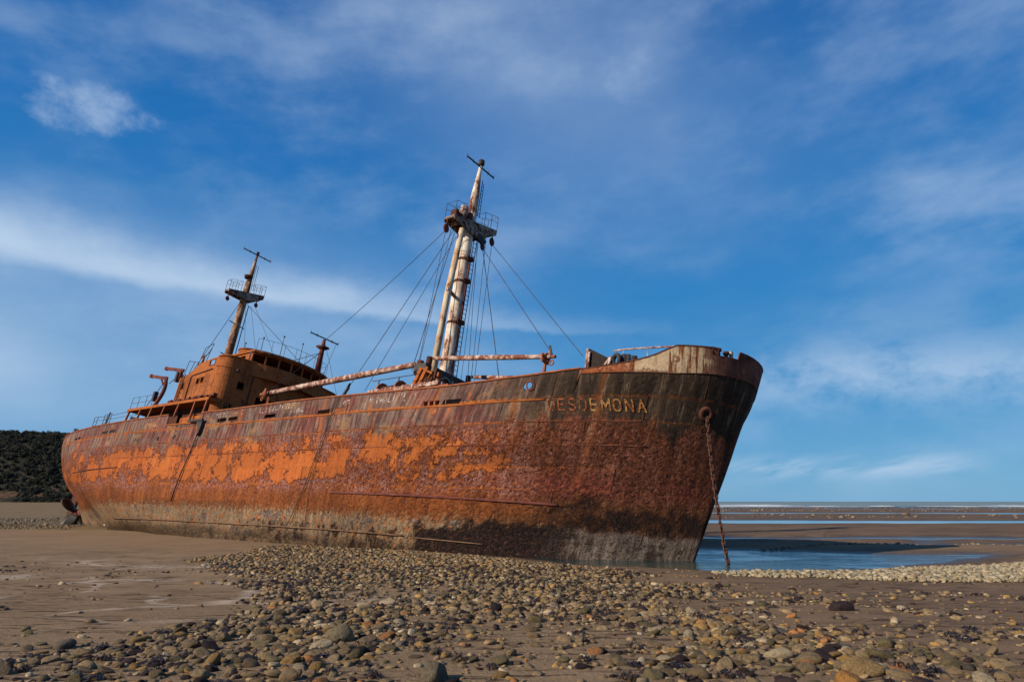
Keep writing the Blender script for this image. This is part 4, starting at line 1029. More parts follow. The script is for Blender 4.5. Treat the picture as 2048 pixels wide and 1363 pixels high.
# ---- bow gear
mb = MB(); mb.prism([(-3.36, -4.15, 6.6), (-2.1, -4.1, 6.7), (-2.1, -4.1, 7.72), (-3.2, -4.15, 8.36), (-3.34, -4.15, 8.36)], (0, .07, 0)); wing = mb.build('breakwater_wing', M['dark'], ship)
mb = MB(); mb.tube([(-3.34, -4.22, 6.9), (-3.3, -4.22, 8.36)], .06, 6); mb.tube([(-3.2, -4.25, 7.3), (-3.18, -4.25, 8.2)], .05, 6); mb.bar((-2.25, -4.2, 7.2), (-2.1, -4.2, 7.85), .1); mb.bar((-2.6, -4.2, 7.2), (-2.15, -4.2, 7.8), .07); mb.build('stiffener', M['boom'], wing)
mb = MB(); mb.ring((-2.3, -3.4, 7.98), (.5, 1, .1), .24, .1, 22, 8); mb.tube([(-2.0, -3.2, 7.5), (-2.0, -3.2, 8.25)], .16, 10); mb.tube([(-1.75, -3.3, 7.4), (-1.75, -3.3, 8.2)], .1, 8); mb.tube([(-1.3, -3.6, 7.3), (-1.3, -3.6, 7.95)], .14, 10); mb.build('windlass', M['steel'], ship)
mb = MB(); rl = [(-2.7, -3.0, 8.62), (-2.2, -3.0, 8.62), (-1.0, -3.0, 8.53), (.2, -3.0, 8.42), (1.0, -2.6, 8.35)]
mb.tube(rl, .04, 6)
for p in rl[1:4]: mb.tube([(p[0], p[1], 6.9), p], .026, 5)
mb.tube([(x, y, z - .5) for x, y, z in rl[1:]], .02, 5); mb.build('forecastle_railing', M['boom'], ship)
for X in (1.72, 1.88, 2.03):
    z = 8.05; y = -hb(X, 8.0) if X < 1.9 else -hb(X, 7.5) - .05; mb = MB(); mb.tube([(X, y, z), (X, y, z + .2), (X, y, z + .2), (X, y, z + .3)], [.085, .085, .14, .13], 12); mb.build('fairlead_roller', M['dark_rust'], ship)
mb = MB(); mb.box((2.16, -1.55, 8.28), (.12, .16, .3)); mb.build('chock', M['chalk'], ship)

# ---- stern mast
X1 = -43.3
mm = MB(); mm.tube([(X1, 0, 8.7), (X1, 0, 15), (X1, 0, 20.3), (X1, 0, 22.2)], [.36, .34, .31, .26], 16); sm_ = mm.build('stern_mast', M['mast_rust'], ship); tag(sm_, 'shorter rusty mast above the deck house')
MB().tube([(X1, 0, 22), (X1 + .1, 0, 23.4), (X1 + .2, 0, 25.1)], [.25, .18, .08], 12).build('topmast', M['mast_rust'], sm_)
MB().tube([(X1 + .2, 0, 25.05), (X1 + .2, 0, 25.3)], .14, 8).build('mast_lamp', M['steel'], sm_)
yard(X1 + .2, 0, 25.0, 1.4, sm_)
ct2, zl2 = crosstree('crosstree', X1, -1.75, 20.75, 1.65, 21.5, 0, .75, .7, sm_, .95)
block((X1, -1.5, 19.95), ct2, .2); block((X1, 1.25, 20.45), ct2, .2)
MB().tube([(X1 + .1, -.2, 22.5), (X1 + .1, -.2, 22.75)], [.34, .4], 10).build('lamp_shelf', M['dark_rust'], sm_)
mb = MB()
for y in (.3, .5): mb.tube([(X1 + .2, y, 21.5), (X1 + .2, y - .1, 24.0)], .022, 5)
mb.tube([(X1 + .2, .5, 9), (X1 + .2, .5, 20)], .04, 5); mb.build('ladder', M['wire'], sm_)
mb = MB()
for z in (14.9, 17.9): mb.tube([(X1, -.75, z + .2), (X1, .75, z)], .045, 5)
mb.build('bracket', M['dark_rust'], sm_)
# ---- bridge mast
X2, Y2 = -32.4, 1.9
mm = MB(); mm.tube([(X2, Y2, 12.9), (X2, Y2, 14.6), (X2, Y2, 15.6)], [.24, .19, .13], 12); bmst = mm.build('bridge_mast', M['maroon_rust'], ship)
MB().tube([(X2, Y2, 14.75), (X2, Y2, 14.95)], [.2, .55], 12).build('lamp_shelf', M['dark_rust'], bmst)
yard(X2, Y2, 15.72, 1.35, bmst)

# ------------------------------------------------------------------ standing and running rigging
def wire(a, b_, parent, r=.022, sag=0.0, name='rigging_wire'):
    a, b_ = Vector(a), Vector(b_); n = 2 if sag == 0 else 9
    r = r * .78; pts = [a.lerp(b_, i / (n - 1)) - Vector((0, 0, sag * 4 * (i / (n - 1)) * (1 - i / (n - 1)))) for i in range(n)]
    return MB().tube(pts, r, 5).build(name, M['wire'], parent)
Lb, Rb, Cb = (X0, -1.98, 19.2), (X0, 2.45, 20.5), (X0 + .4, 1.2, 19.4)
wire(Lb, (X2, Y2, 15.5), mast, .026, .15)
wire((X0, -1.2, 19.8), (-22.8, -2.2, 8.8), mast, .026, .05)
mb = MB(); mb.tube([(-22.55, -2.1, 9.55), (-22.6, -2.15, 9.2), (-22.85, -2.3, 8.5), (-23.2, -2.5, 7.4)], [.05, .11, .09, .12], 8); mb.build('turnbuckle', M['steel'], mast)
for a, c, r in ((Lb, (-16.5, -2.05, 10.2), .022), ((X0, -1.5, 20.0), (-16.3, -2.2, 9.9), .022), ((X0 - .2, -1.0, 19.6), (-16.6, -2.4, 9.6), .03), ((X0 - .3, -.7, 19.5), (-19.0, -3.6, 8.2), .022),
                (Rb, (-4.2, -3.2, 8.5), .024), (Cb, (-7.0, -2.0, 9.6), .026), (Cb, (-10.6, -1.2, 8.0), .032),
                ((X0 + .2, .8, 19.9), (-12.4, -1.9, 7.6), .022), ((X0 + .3, 1.5, 20.3), (-12.2, -1.9, 7.6), .022), (Rb, (-12.0, -1.9, 7.6), .022), ((X0 + .1, 1.0, 19.9), (-16.2, 1.4, 10.2), .02),
                ((X2, Y2, 14.6), (-29.9, -3.3, 9.3), .035), ((X2, Y2, 14.5), (-33.2, -1.4, 12.3), .03), ((X2, Y2, 15.6), (-33, 4.6, 11.9), .018), ((X2, Y2 + 1.2, 15.7), (-33.0, 2.9, 12.9), .02)):
    wire(a, c, mast if a[0] > -20 else bmst, r)
for a, c, r in (((X1, -.3, 20.0), (-38.6, -4.9, 10.9), .03), ((X1, .4, 20.2), (-34.0, 3.0, 12.8), .03), ((X1, .3, 20.2), (-36.0, -2.4, 13.0), .02), ((X1, 1.2, 20.3), (-35.6, 0.6, 13.0), .02), ((X1, .8, 20.2), (-35.5, -1.6, 13.0), .018)):
    wire(a, c, sm_, r)
wire((-6.85, -2.0, 9.3), (-7.05, -2.0, 9.9), bm2, .07, 0, 'shackle')

# cables hanging down the side (hang from the ship: things of their own)
def hang(name, pts, r, material, label, cat):
    o = MB().tube([W(p) for p in pts], r, 6).build(name, material); return tag(o, label, cat)
cz = [(-32.3, 5.9), (-32.5, 5.0), (-32.75, 4.0), (-33.1, 3.0), (-33.35, 2.0), (-33.5, 1.35)]
hang('hanging_cable', [side(x, z, .1) for x, z in cz], .042, M['steel'], 'thick dark cable hanging down the orange hull below the deck house', 'cable')
cz = [(-18.05, 6.98), (-18.25, 6.0), (-18.5, 5.0), (-18.95, 3.6), (-19.4, 2.0), (-20.1, .6), (-20.4, .12)]
hang('hanging_cable', [side(x, z, .09) for x, z in cz], .022, M['wire'], 'thin wire draped over the bulwark, longer strand sweeping aft to the ground', 'cable')
cz = [(-17.9, 6.98), (-18.15, 5.8), (-18.45, 4.5), (-18.8, 3.2), (-18.95, 2.0), (-18.9, .1)]
hang('hanging_cable', [side(x, z, .08) for x, z in cz], .018, M['wire'], 'thin wire hanging straight down the hull beside the longer strand', 'cable')

# ------------------------------------------------------------------ anchor chain
def chain():
    a = W(hp + hn * .2 + Vector((0, 0, -.12))); e = Vector((8.50, 28.0, -.25))
    root = bpy.data.objects.new('anchor_chain', None); COL.objects.link(root); root.location = e
    tag(root, 'rusty anchor chain hanging from the bow hawse pipe into the pool', 'anchor chain')
    P = 0.18; L = (e - a).length; n = int(L / P)
    mb = MB(); pts = []
    for i in range(20):
        t = 2 * math.pi * i / 20; c, s_ = math.cos(t), math.sin(t); pts.append(Vector((math.copysign(max(0, abs(c) * .125), c) , s_ * .072, 0)))
    ring = []
    for i in range(20):
        d = (pts[(i + 1) % 20] - pts[i - 1]).normalized(); nn = Vector((0, 0, 1)); bb = d.cross(nn)
        ring.append([mb.bm.verts.new(pts[i] + (nn * math.cos(q) + bb * math.sin(q)) * .027) for q in [2 * math.pi * j / 6 for j in range(6)]])
    for i in range(20):
        for j in range(6):
            f = mb.bm.faces.new((ring[i][j], ring[(i + 1) % 20][j], ring[(i + 1) % 20][(j + 1) % 6], ring[i][(j + 1) % 6])); f.smooth = True
    mb.box((0, 0, 0), (.04, .13, .04))
    first = mb.build('chain_link', M['chain'], root); me = first.data
    d0 = (e - a)
    def cp(f): return a + d0 * f + Vector((0, 0, -.55 * 4 * f * (1 - f) * .35)) + Vector((-.10 * math.sin(math.pi * f), 0, 0))
    for i in range(n):
        o = first if i == 0 else first.copy()
        if i: COL.objects.link(o); o.parent = root
        p, q = cp(i / n), cp((i + 1) / n); dr = (q - p).normalized()
        rot = dr.to_track_quat('X', 'Z') @ __import__('mathutils').Quaternion((1, 0, 0), (0 if i % 2 else math.pi / 2) + rr.uniform(-.3, .3) + .5)
        o.location = (p + q) / 2 - root.location; o.rotation_mode = 'QUATERNION'; o.rotation_quaternion = rot
chain()

# ------------------------------------------------------------------ terrain
def _hash(ix, iy, seed):
    h = (ix.astype(np.int64) * 374761393 + iy.astype(np.int64) * 668265263 + seed * 974634533) & 0xFFFFFFFF
    h = ((h ^ (h >> 13)) * 1274126177) & 0xFFFFFFFF
    return ((h ^ (h >> 16)) & 0xFFFF) / 65535.0


def vnoise(x, y, seed=0):
    ix, iy = np.floor(x), np.floor(y); fx, fy = x - ix, y - iy
    fx, fy = fx * fx * (3 - 2 * fx), fy * fy * (3 - 2 * fy)
    a, b_, c, d = _hash(ix, iy, seed), _hash(ix + 1, iy, seed), _hash(ix, iy + 1, seed), _hash(ix + 1, iy + 1, seed)
    return (a * (1 - fx) + b_ * fx) * (1 - fy) + (c * (1 - fx) + d * fx) * fy


def fbm(x, y, seed=0, oct_=4):
    s = 0; a = .5
    for k in range(oct_): s = s + a * vnoise(x * 2**k, y * 2**k, seed + k); a *= .5
    return s / (1 - .5**oct_)


def sstep(a, b_, x):
    t = np.clip((x - a) / (b_ - a), 0, 1); return t * t * (3 - 2 * t)


def poly_sd(px, py, poly):
    """signed distance (negative inside)"""
    poly = np.asarray(poly, float); d = np.full(px.shape, 1e9); inside = np.zeros(px.shape, bool)
    for (x0, y0), (x1, y1) in zip(poly, np.roll(poly, -1, 0)):
        ex, ey = x1 - x0, y1 - y0; t = np.clip(((px - x0) * ex + (py - y0) * ey) / (ex * ex + ey * ey), 0, 1)
        d = np.minimum(d, (px - x0 - t * ex)**2 + (py - y0 - t * ey)**2)
        c = ((y0 > py) != (y1 > py)); inside ^= c & (px < ex * (py - y0) / np.where(np.abs(ey) < 1e-9, 1e-9, ey) + x0)
    d = np.sqrt(d); return np.where(inside, -d, d)


# tide pool round the bow (water level z = 0)
POOL = [(1.6, 29.2), (3.6, 27.4), (6.2, 26.3), (8.0, 25.3), (10.4, 25.2), (13.2, 26.2), (16.5, 28.0), (19.0, 30.2), (22.2, 33.0), (20.0, 33.0), (17.0, 33.2), (13.5, 35.0), (9.5, 36.4), (4, 37.5), (-2, 39), (-2, 34)]
PUDDLE = [(-55, 72.0), (-50, 70.5), (-44, 71.0), (-40, 73.5), (-41, 76.5), (-46, 77.0), (-52, 75.0)]


def ground_z(x, y):
    base = np.interp(y, [-200, 0, 7, 11, 15, 19, 23, 27, 33, 45, 60, 75, 100, 200, 340, 420, 700], [1.6, .84, .80, .66, .52, .42, .33, .25, .2, .17, .17, .12, .10, .12, .0, -.5, -2.5])
    left = sstep(-4, -22, x)
    base = base + left * np.interp(y, [10, 25, 40, 60, 90, 200], [0, .02, .06, .04, .12, .5])
    base = base + .10 * (fbm(x * .13 + 5, y * .13, 3, 3) - .5) * sstep(3, 12, y)
    # shingle ridge on the right of the pool
    rid = np.exp(-((y - (24.9 + .30 * (x - 14))) / 2.1)**2) * sstep(7, 15, x); base = base + .30 * rid
    sp = poly_sd(x, y, POOL)
    w = 1.1 * (fbm(x * .5, y * .5, 9, 3) - .5)
    zp = (sp + w * .8) * .075
    k = .10; hh = np.clip(.5 + .5 * (base - zp) / k, 0, 1); z = base * (1 - hh) + zp * hh - k * hh * (1 - hh)
    z = np.maximum(z, -.55)
    # tidal flats: long runnels of standing water beyond the ship, on the seaward side
    r = sstep(-8, 6, x) * sstep(34, 40, y)
    wob = 5.0 * (fbm(x * .035 + 9, y * .02, 21, 4) - .5) + .9 * (fbm(x * .15, y * .05, 22, 3) - .5)
    yy = y + wob + .17 * (x - 14)
    ch = np.zeros_like(z)
    for c, hw, dp in ((47.5, 2.4, .22), (86, 6.5, .24), (150, 7, .24), (225, 6, .22), (275, 5, .22)):
        q = y + wob * (1 + c / 45) + (.17 if c < 60 else .06) * (x - 14)
        gate = 1 if c < 60 else .45 + .55 * sstep(.36, .52, fbm(x * .016 + c, y * .03, 23, 3))
        ch = np.maximum(ch, gate * dp * np.exp(-((q - c) / hw)**4))
    # braided water to the right
    br = np.exp(-(((y - (39.5 - .12 * (x - 25))) + 1.5 * wob) / 1.4)**2) * sstep(17, 22, x) * .17; ch = np.maximum(ch, br)
    br = np.exp(-(((x - 24.5) - .55 * (y - 42)) / 1.6)**2) * sstep(37, 39, y) * sstep(50, 46, y) * .15; ch = np.maximum(ch, br)
    z = z - ch * r
    z = z + r * sstep(44, 60, y) * .05 * (fbm(x * .05, y * .05, 31, 4) - .5)
    z = z - .16 * np.exp(-((x + 31) / 7.5)**2 - ((y - 62.5) / 5.0)**2)
    spd = poly_sd(x, y, PUDDLE); z = np.minimum(z, np.where(spd < 3, -.12 + (spd + 1.5) * .09, 9))
    # ripple relief close by
    near = sstep(60, 20, y)
    z = z + near * (.045 * (fbm(x * .55, y * .9, 41, 4) - .5) + .020 * (fbm(x * 2.1, y * 5.0, 51, 3) - .5))
    # left hand land stays above the sea
    land = sstep(-70, -120, x + .12 * (y - 300)); z = np.where((y > 60) & (land > .02), np.maximum(z, land * np.interp(y, [60, 150, 330, 420], [.15, .3, .9, 2.5])), z)
    z = z - sstep(150, 420, np.hypot(x, y)) * sstep(40, 160, x) * 0
    return z


def m_sand():
    m, g, b = mat('wet brown beach sand'); p = g.pos(); x, y, z = g.sep(p)
    big = g.noise(g.vec(g.mul(x, .12), g.mul(y, .12)), 1, 5, .6); med = g.noise(g.vec(g.mul(x, .5), g.mul(y, 1.1)), 1, 6, .6)
    fine = g.noise(p, 14, 5, .65); gr = g.noise(p, 70, 3, .6)
    wet = g.sm(g.add(z, g.mul(g.sub(med, .5), .16)), .16, -.02)
    dry = g.ramp(g.add(g.mul(big, .35), g.mul(med, .35), g.mul(fine, .3)), [(.32, (.155, .098, .054)), (.5, (.225, .146, .083)), (.7, (.30, .200, .118))])
    right = g.sm(g.add(x, g.mul(g.sub(big, .5), 8)), -1, 9)
    dry = g.mix(g.mul(right, g.sm(y, 42, 30), .75), dry, g.ramp(g.add(g.mul(med, .5), g.mul(fine, .5)), [(.35, (.105, .062, .036)), (.65, (.19, .116, .070))]))
    far = g.ramp(g.add(g.mul(med, .5), g.mul(big, .5)), [(.35, (.085, .052, .030)), (.5, (.135, .084, .050)), (.65, (.19, .122, .074))])
    # long bands on the flats: brown, olive, reddish
    bn = g.noise(g.vec(g.mul(x, .008), g.mul(y, .055), 3), 1, 5, .6)
    far = g.mix(g.mul(g.sm(bn, .52, .62), g.sm(y, 90, 170)), far, (.19, .085, .035))
    far = g.mix(g.mul(g.sm(bn, .46, .38), g.sm(x, 0, -25), .8), far, (.15, .115, .05))
    farf = g.sm(y, 50, 66)
    farl = g.mul(farf, g.sm(x, -6, -30)); farr = g.mul(g.sm(g.add(y, g.mul(g.sub(big, .5), 6)), 36, 40), g.sm(x, -8, 2))
    lg = g.ramp(g.add(g.mul(fine, .4), g.mul(g.noise(g.vec(g.mul(x, .6), g.mul(y, .2)), 1, 6, .7), .6)), [(.36, (.07, .042, .022)), (.52, (.19, .126, .066)), (.7, (.32, .22, .12))])
    lg = g.mix(g.mul(g.sm(bn, .5, .58), .6), lg, (.15, .115, .045))
    dry = g.mix(farl, dry, lg); dry = g.mix(farr, dry, far)
    # pale dried salt traces on the left sand
    wv = g.noise(g.vec(g.mul(x, .30), g.mul(y, .36)), 1, 2, .5, col=True); wx, wy, _ = g.sep(wv)
    ve = g.vor(g.vec(g.add(g.mul(x, .26), g.mul(wx, .9)), g.add(g.mul(y, .30), g.mul(wy, .9))), 1.0, 'DISTANCE_TO_EDGE')
    lines = g.mul(g.sm(ve, .055, .006), g.sm(g.noise(g.vec(g.mul(x, .45), g.mul(y, .45), 4), 1, 4, .6), .42, .54), g.sm(x, 1, -4), g.sm(y, 10, 12), g.sm(y, 30, 24))
    sheet = g.mul(g.gauss(g.add(y, g.mul(x, .45)), 18.4, 1.2), g.gauss(x, -12.5, 3.4), g.sm(g.noise(g.vec(g.mul(x, .8), g.mul(g.add(y, g.mul(x, .4)), 2.6), 8), 1, 6, .65), .46, .66))
    st = g.mul(g.sm(g.noise(g.vec(g.mul(g.add(x, g.mul(y, .15)), .35), g.mul(g.add(y, g.mul(x, .12)), 4.0), 8), 1, 6, .65), .60, .72), g.sm(x, 3, 9), g.sm(y, 26, 18), .55)
    salt = g.m('MINIMUM', g.add(g.mul(lines, .8), g.mul(sheet, 1.0), st), 1.0)
    dry = g.mix(g.mul(salt, .85), dry, (.46, .36, .27))
    # scattered dark flecks, and shadows of small ledges painted as dark dashes
    fl = g.vor(g.vec(g.mul(x, 2.6), g.mul(y, 5.2)), 1.0, 'F1'); fleck_shade = g.mul(g.sm(fl, .18, .07), g.sm(g.noise(g.vec(x, y, 2), .9, 3, .5), .48, .62))
    ledge_shade = g.noise(g.vec(g.mul(g.add(x, g.mul(y, .1)), 1.3), g.mul(y, 7.0), 6), 1, 5, .62); fleck_shade = g.m('MAXIMUM', fleck_shade, g.mul(g.sm(ledge_shade, .54, .59), g.sm(g.noise(g.vec(g.mul(x, .3), g.mul(y, .5), 2), 1, 3, .5), .40, .55), g.sm(y, 40, 25)))
    dry = g.mix(g.mul(fleck_shade, .85), dry, (.06, .037, .024))
    col = g.mix(g.mul(wet, .75), dry, g.ramp(med, [(.3, (.035, .026, .019)), (.7, (.065, .048, .035))]))
    h = g.add(g.mul(fine, .6), g.mul(gr, .25), g.mul(med, .8), g.mul(fleck_shade, -1.0))
    nb = g.bump(h, 1.0, .05)
    fin(g, b, col, g.sm(wet, 0, 1, .9, .38), nb, .10)
    return m


def m_water():
    m, g, b = mat('shallow sea water'); p = g.pos(); x, y, z = g.sep(p)
    w1 = g.noise(g.vec(g.mul(x, .55), g.mul(y, 1.5)), 1, 4, .55, .3); w2 = g.noise(g.vec(g.mul(x, 2.2), g.mul(y, 5.0), 4), 1, 4, .6)
    calm = g.sm(g.noise(g.vec(g.mul(x, .25), g.mul(y, .5), 9), 1, 3, .5), .40, .6)
    h = g.add(g.mul(w1, 1.0), g.mul(w2, .35)); h = g.mul(h, g.add(.35, g.mul(calm, .9)))
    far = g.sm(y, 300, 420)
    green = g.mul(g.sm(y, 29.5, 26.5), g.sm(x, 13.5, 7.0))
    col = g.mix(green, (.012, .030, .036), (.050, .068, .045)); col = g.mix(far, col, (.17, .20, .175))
    h = g.mul(h, g.sm(y, 60, 32, .03, 1.0))
    fin(g, b, col, g.sm(far, 0, 1, .06, .5), g.bump(h, .55, .16), .5)
    b.inputs['IOR'].default_value = 1.33
    return m


M['sand'] = m_sand(); M['water'] = m_water()


def polar_sheet(name, zf, r0, r1, material, step=.0125, kind='structure', fine=560, rest=90):
    nrr = int(math.log(r1 / r0) / step); r = r0 * np.exp(np.linspace(0, math.log(r1 / r0), nrr))
    th = np.concatenate([np.linspace(-50, 50, fine), np.linspace(50, 310, rest)[1:-1]]) * math.pi / 180
    na = len(th); Rr, T = np.meshgrid(r, th, indexing='ij'); x = Rr * np.sin(T); y = Rr * np.cos(T); z = zf(x, y)
    V = np.stack([x, y, z], -1).reshape(-1, 3); V = np.vstack([V, [[0, 0, float(zf(np.array([0.]), np.array([0.]))[0])]]])
    i = np.arange(nrr - 1)[:, None] * na; j = np.arange(na)[None, :]; j2 = (j + 1) % na
    F = np.stack([i + j, i + j2, i + na + j2, i + na + j], -1).reshape(-1, 4)[:, ::-1]
    cF = np.stack([np.full(na, len(V) - 1), np.arange(na), (np.arange(na) + 1) % na, np.full(na, len(V) - 1)], 1)
    me = mesh_np(name, V, F, material, True); o = link(name, me)
    tag(o, kind=kind); return o


def gz(x, y):
    z = ground_z(x, y); R2 = np.hypot(x, y); return z - sstep(500, 3000, R2) * 6
beach = polar_sheet('beach', gz, 1.2, 6000, M['sand'])
me = mesh_np('sea', [(-9000, -300, 0), (9000, -300, 0), (9000, 16000, 0), (-9000, 16000, 0)], [(0, 1, 2, 3)], M['water'], False)
tag(link('sea', me), kind='structure')

# surf lines out at sea: low broken ridges of foam
def m_foam():
    m, g, b = mat('breaking surf'); fin(g, b, (.50, .52, .52), .9); return m
M['foam'] = m_foam()
def surf():
    V = []; F = []
    for y0, n, ln, hh in ((318, 26, (14, 46), .2), (352, 30, (10, 60), .35), (400, 24, (12, 60), .45), (470, 16, (10, 50), .5)):
        for k in range(n):
            xc = rng.uniform(-60, 420); L = rng.uniform(*ln); yb = y0 + rng.normal(0, 7); m_ = 14; b0 = len(V); hk = hh * rng.uniform(.5, 1.1)
            for i in range(m_ + 1):
                f = i / m_; h_ = hk * math.sin(math.pi * f) ** .6 * (0.5 + rng.random() * .5); x = xc + (f - .5) * L; yv = yb + 3 * math.sin(f * 5 + k)
                V += [(x, yv - 1.2, .0), (x, yv - .2, h_), (x, yv + 1.5, .0)]
            for i in range(m_):
                a = b0 + i * 3; F += [(a, a + 3, a + 4, a + 1), (a + 1, a + 4, a + 5, a + 2)]
    o = link('surf', mesh_np('surf', V, F, M['foam'], True)); tag(o, 'broken white surf lines far out on the sea', 'surf', kind='stuff')
surf()

# ------------------------------------------------------------------ wooded hill behind the stern
def hill_z(x, y):
    # ridge line roughly parallel with the shore, falling to a cape behind the ship
    top = np.interp(x, [-700, -420, -300, -255, -215, -170, -60, 40], [52, 51, 49.5, 51.0, 51.5, 47, 22, 0])
    t = sstep(385, 470, y - .04 * (x + 250)); b_ = sstep(900, 620, y)
    z = top * (t * .82 + .18 * sstep(440, 520, y)) * b_
    z = z * (1 + .12 * (fbm(x * .03, y * .03, 61, 4) - .5)) + t * 2.5 * (fbm(x * .08, y * .08, 65, 3) - .5)
    return z - 1.5 + 2.2 * sstep(360, 392, y) * sstep(20, -60, x)


def m_hill():
    m, g, b = mat('dark hill earth and scrub'); p = g.pos(); x, y, z = g.sep(p)
    n = g.noise(p, .07, 6, .6); n2 = g.noise(p, .4, 5, .65)
    c = g.ramp(g.add(g.mul(n, .5), g.mul(n2, .5)), [(.35, (.012, .012, .009)), (.55, (.028, .026, .018)), (.7, (.05, .042, .028))])
    earth = g.ramp(n2, [(.35, (.05, .025, .018)), (.65, (.13, .07, .042))])
    c = g.mix(g.mul(g.sm(z, 13, 4), g.sm(n, .47, .58)), c, earth)
    fin(g, b, c, .95, g.bump(n2, .6, 1.0), .1); return m


def build_hill():
    nx, ny = 150, 70; x = np.linspace(-820, 60, nx); y = np.linspace(350, 900, ny); X_, Y_ = np.meshgrid(x, y)
    V = np.stack([X_, Y_, hill_z(X_, Y_)], -1).reshape(-1, 3); i = np.arange(ny - 1)[:, None] * nx + np.arange(nx - 1)[None, :]
    F = np.stack([i, i + 1, i + nx + 1, i + nx], -1).reshape(-1, 4)
    tag(link('hill', mesh_np('hill', V, F, m_hill(), True)), kind='structure')


def ico(sub):
    bm = bmesh.new(); bmesh.ops.create_icosphere(bm, subdivisions=sub, radius=1.0)
    V = np.array([v.co[:] for v in bm.verts]); F = np.array([[v.index for v in f.verts] for f in bm.faces]); bm.free(); return V, F
I1, I2, I3 = ico(1), ico(2), ico(3)


def lump(V, r, amp, freq):
    """low frequency lumps on a unit sphere, sum of random plane waves"""
    d = np.zeros(len(V))
    for k in range(5):
        w = r.normal(0, 1, 3) * freq; d += np.sin(V @ w + r.uniform(0, 6.28))
    return V * (1 + amp * d[:, None] / 5)


def scatter(name, items, shapes, material, colors=None):
    """one mesh of many pieces: items rows = x,y,z, sx,sy,sz, yaw, tiltx, tilty"""
    Vs = []; Fs = []; Cs = []; off = 0
    r = np.random.default_rng(11); pick = r.integers(0, len(shapes), len(items))
    for k, (SV, SF) in enumerate(shapes):
        idx = np.nonzero(pick == k)[0]
        if len(idx) == 0: continue
        it = items[idx]; P = SV[None] * it[:, None, 3:6]
        for ax, ang in ((0, it[:, 7]), (1, it[:, 8])):
            c, s_ = np.cos(ang)[:, None], np.sin(ang)[:, None]; a, b2 = (1, 2) if ax == 0 else (2, 0)
            pa, pb = P[..., a].copy(), P[..., b2].copy(); P[..., a] = pa * c - pb * s_; P[..., b2] = pa * s_ + pb * c
        c, s_ = np.cos(it[:, 6])[:, None], np.sin(it[:, 6])[:, None]; px, py = P[..., 0].copy(), P[..., 1].copy(); P[..., 0] = px * c - py * s_; P[..., 1] = px * s_ + py * c
        P += it[:, None, :3]; n = len(idx); nv = len(SV)
        Vs.append(P.reshape(-1, 3)); Fs.append((SF[None] + (np.arange(n) * nv)[:, None, None]).reshape(-1, SF.shape[1]) + off); off += n * nv
        if colors is not None: Cs.append(np.repeat(colors[idx], nv, 0))
    me = mesh_np(name, np.concatenate(Vs), np.concatenate(Fs), material, True)
    if colors is not None:
        a = me.color_attributes.new('tint', 'FLOAT_COLOR', 'POINT'); C = np.concatenate(Cs); a.data.foreach_set('color', np.hstack([C, np.ones((len(C), 1))]).astype(np.float32).ravel())
    return link(name, me)


def build_forest():
    r = np.random.default_rng(5); n = 15000
    x = r.uniform(-520, -10, n * 3); y = r.uniform(384, 560, n * 3); z = hill_z(x, y)
    keep = (z > .5 + 7 * sstep(.45, .7, fbm(x * .03, y * .03, 70, 3))) & (r.random(n * 3) < .85); x, y, z = x[keep][:n], y[keep][:n], z[keep][:n]
    # crowns made of ragged leaf faces around a lumpy core
    shapes = []
    for k in range(6):
        V = lump(I1[0], r, .35, 2.2); cl = []; fc = []
        V = V * .55
        for q in range(130):
            d = r.normal(0, 1, 3); d /= np.linalg.norm(d); d[2] = abs(d[2]) * 1.1 - .3; c = d * r.uniform(.75, 1.15); a = r.normal(0, .17, 3); b_ = r.normal(0, .17, 3)
            i0 = len(cl); cl += [c - a, c + b_, c + a]; fc.append((i0, i0 + 1, i0 + 2))
        shapes.append((np.vstack([V, np.array(cl)]), np.vstack([I1[1], np.array(fc) + len(V)])))
    s = (r.uniform(.6, 1.5, n) * np.where(r.random(n) < .05, 1.6, 1))[:len(x)]
    it = np.stack([x, y, z + s * .9, s * r.uniform(.9, 1.3, len(x)), s * r.uniform(.9, 1.3, len(x)), s * r.uniform(.9, 1.7, len(x)), r.uniform(0, 6.28, len(x)), r.normal(0, .1, len(x)), r.normal(0, .1, len(x))], 1)
    pal = np.array([(.034, .036, .026), (.044, .046, .033), (.055, .053, .037), (.068, .058, .041), (.044, .038, .029)])
    C = pal[r.choice(5, len(x), p=[.3, .3, .18, .08, .14])] * r.uniform(.7, 1.25, (len(x), 1))
    m, g, b = mat('forest foliage'); fin(g, b, g.attr('tint'), .9, None, .1)
    o = scatter('forest', it, shapes, m, C); tag(o, 'dark wood covering the hill behind the stern', 'forest', kind='stuff')


build_hill(); build_forest()

# ------------------------------------------------------------------ stones
def m_stone(name, src):
    m, g, b = mat(name); o = g.pos() if src == 'tint' else g.obj()
    base = g.attr('tint') if src == 'tint' else g.node('ShaderNodeObjectInfo').outputs['Color']
    sc = 16 if src == 'tint' else 1.9
    n = g.noise(o, sc, 6, .65); n2 = g.noise(o, sc * 5, 4, .6)
    k = g.ramp(g.add(g.mul(n, .65), g.mul(n2, .35)), [(.34, (.30, .28, .27)), (.46, (.80, .80, .80)), (.54, (1.0, 1.0, 1.0)), (.66, (1.45, 1.4, 1.35))])
    col = g.mix(1.0, base, k, 'MULTIPLY')
    col = g.mix(g.mul(g.sm(n, .55, .62), .55), col, (.035, .024, .018))
    fin(g, b, col, .75, g.bump(g.add(g.mul(n, .5), g.mul(n2, .5)), .8, .03 if src == 'tint' else .09), .12); return m


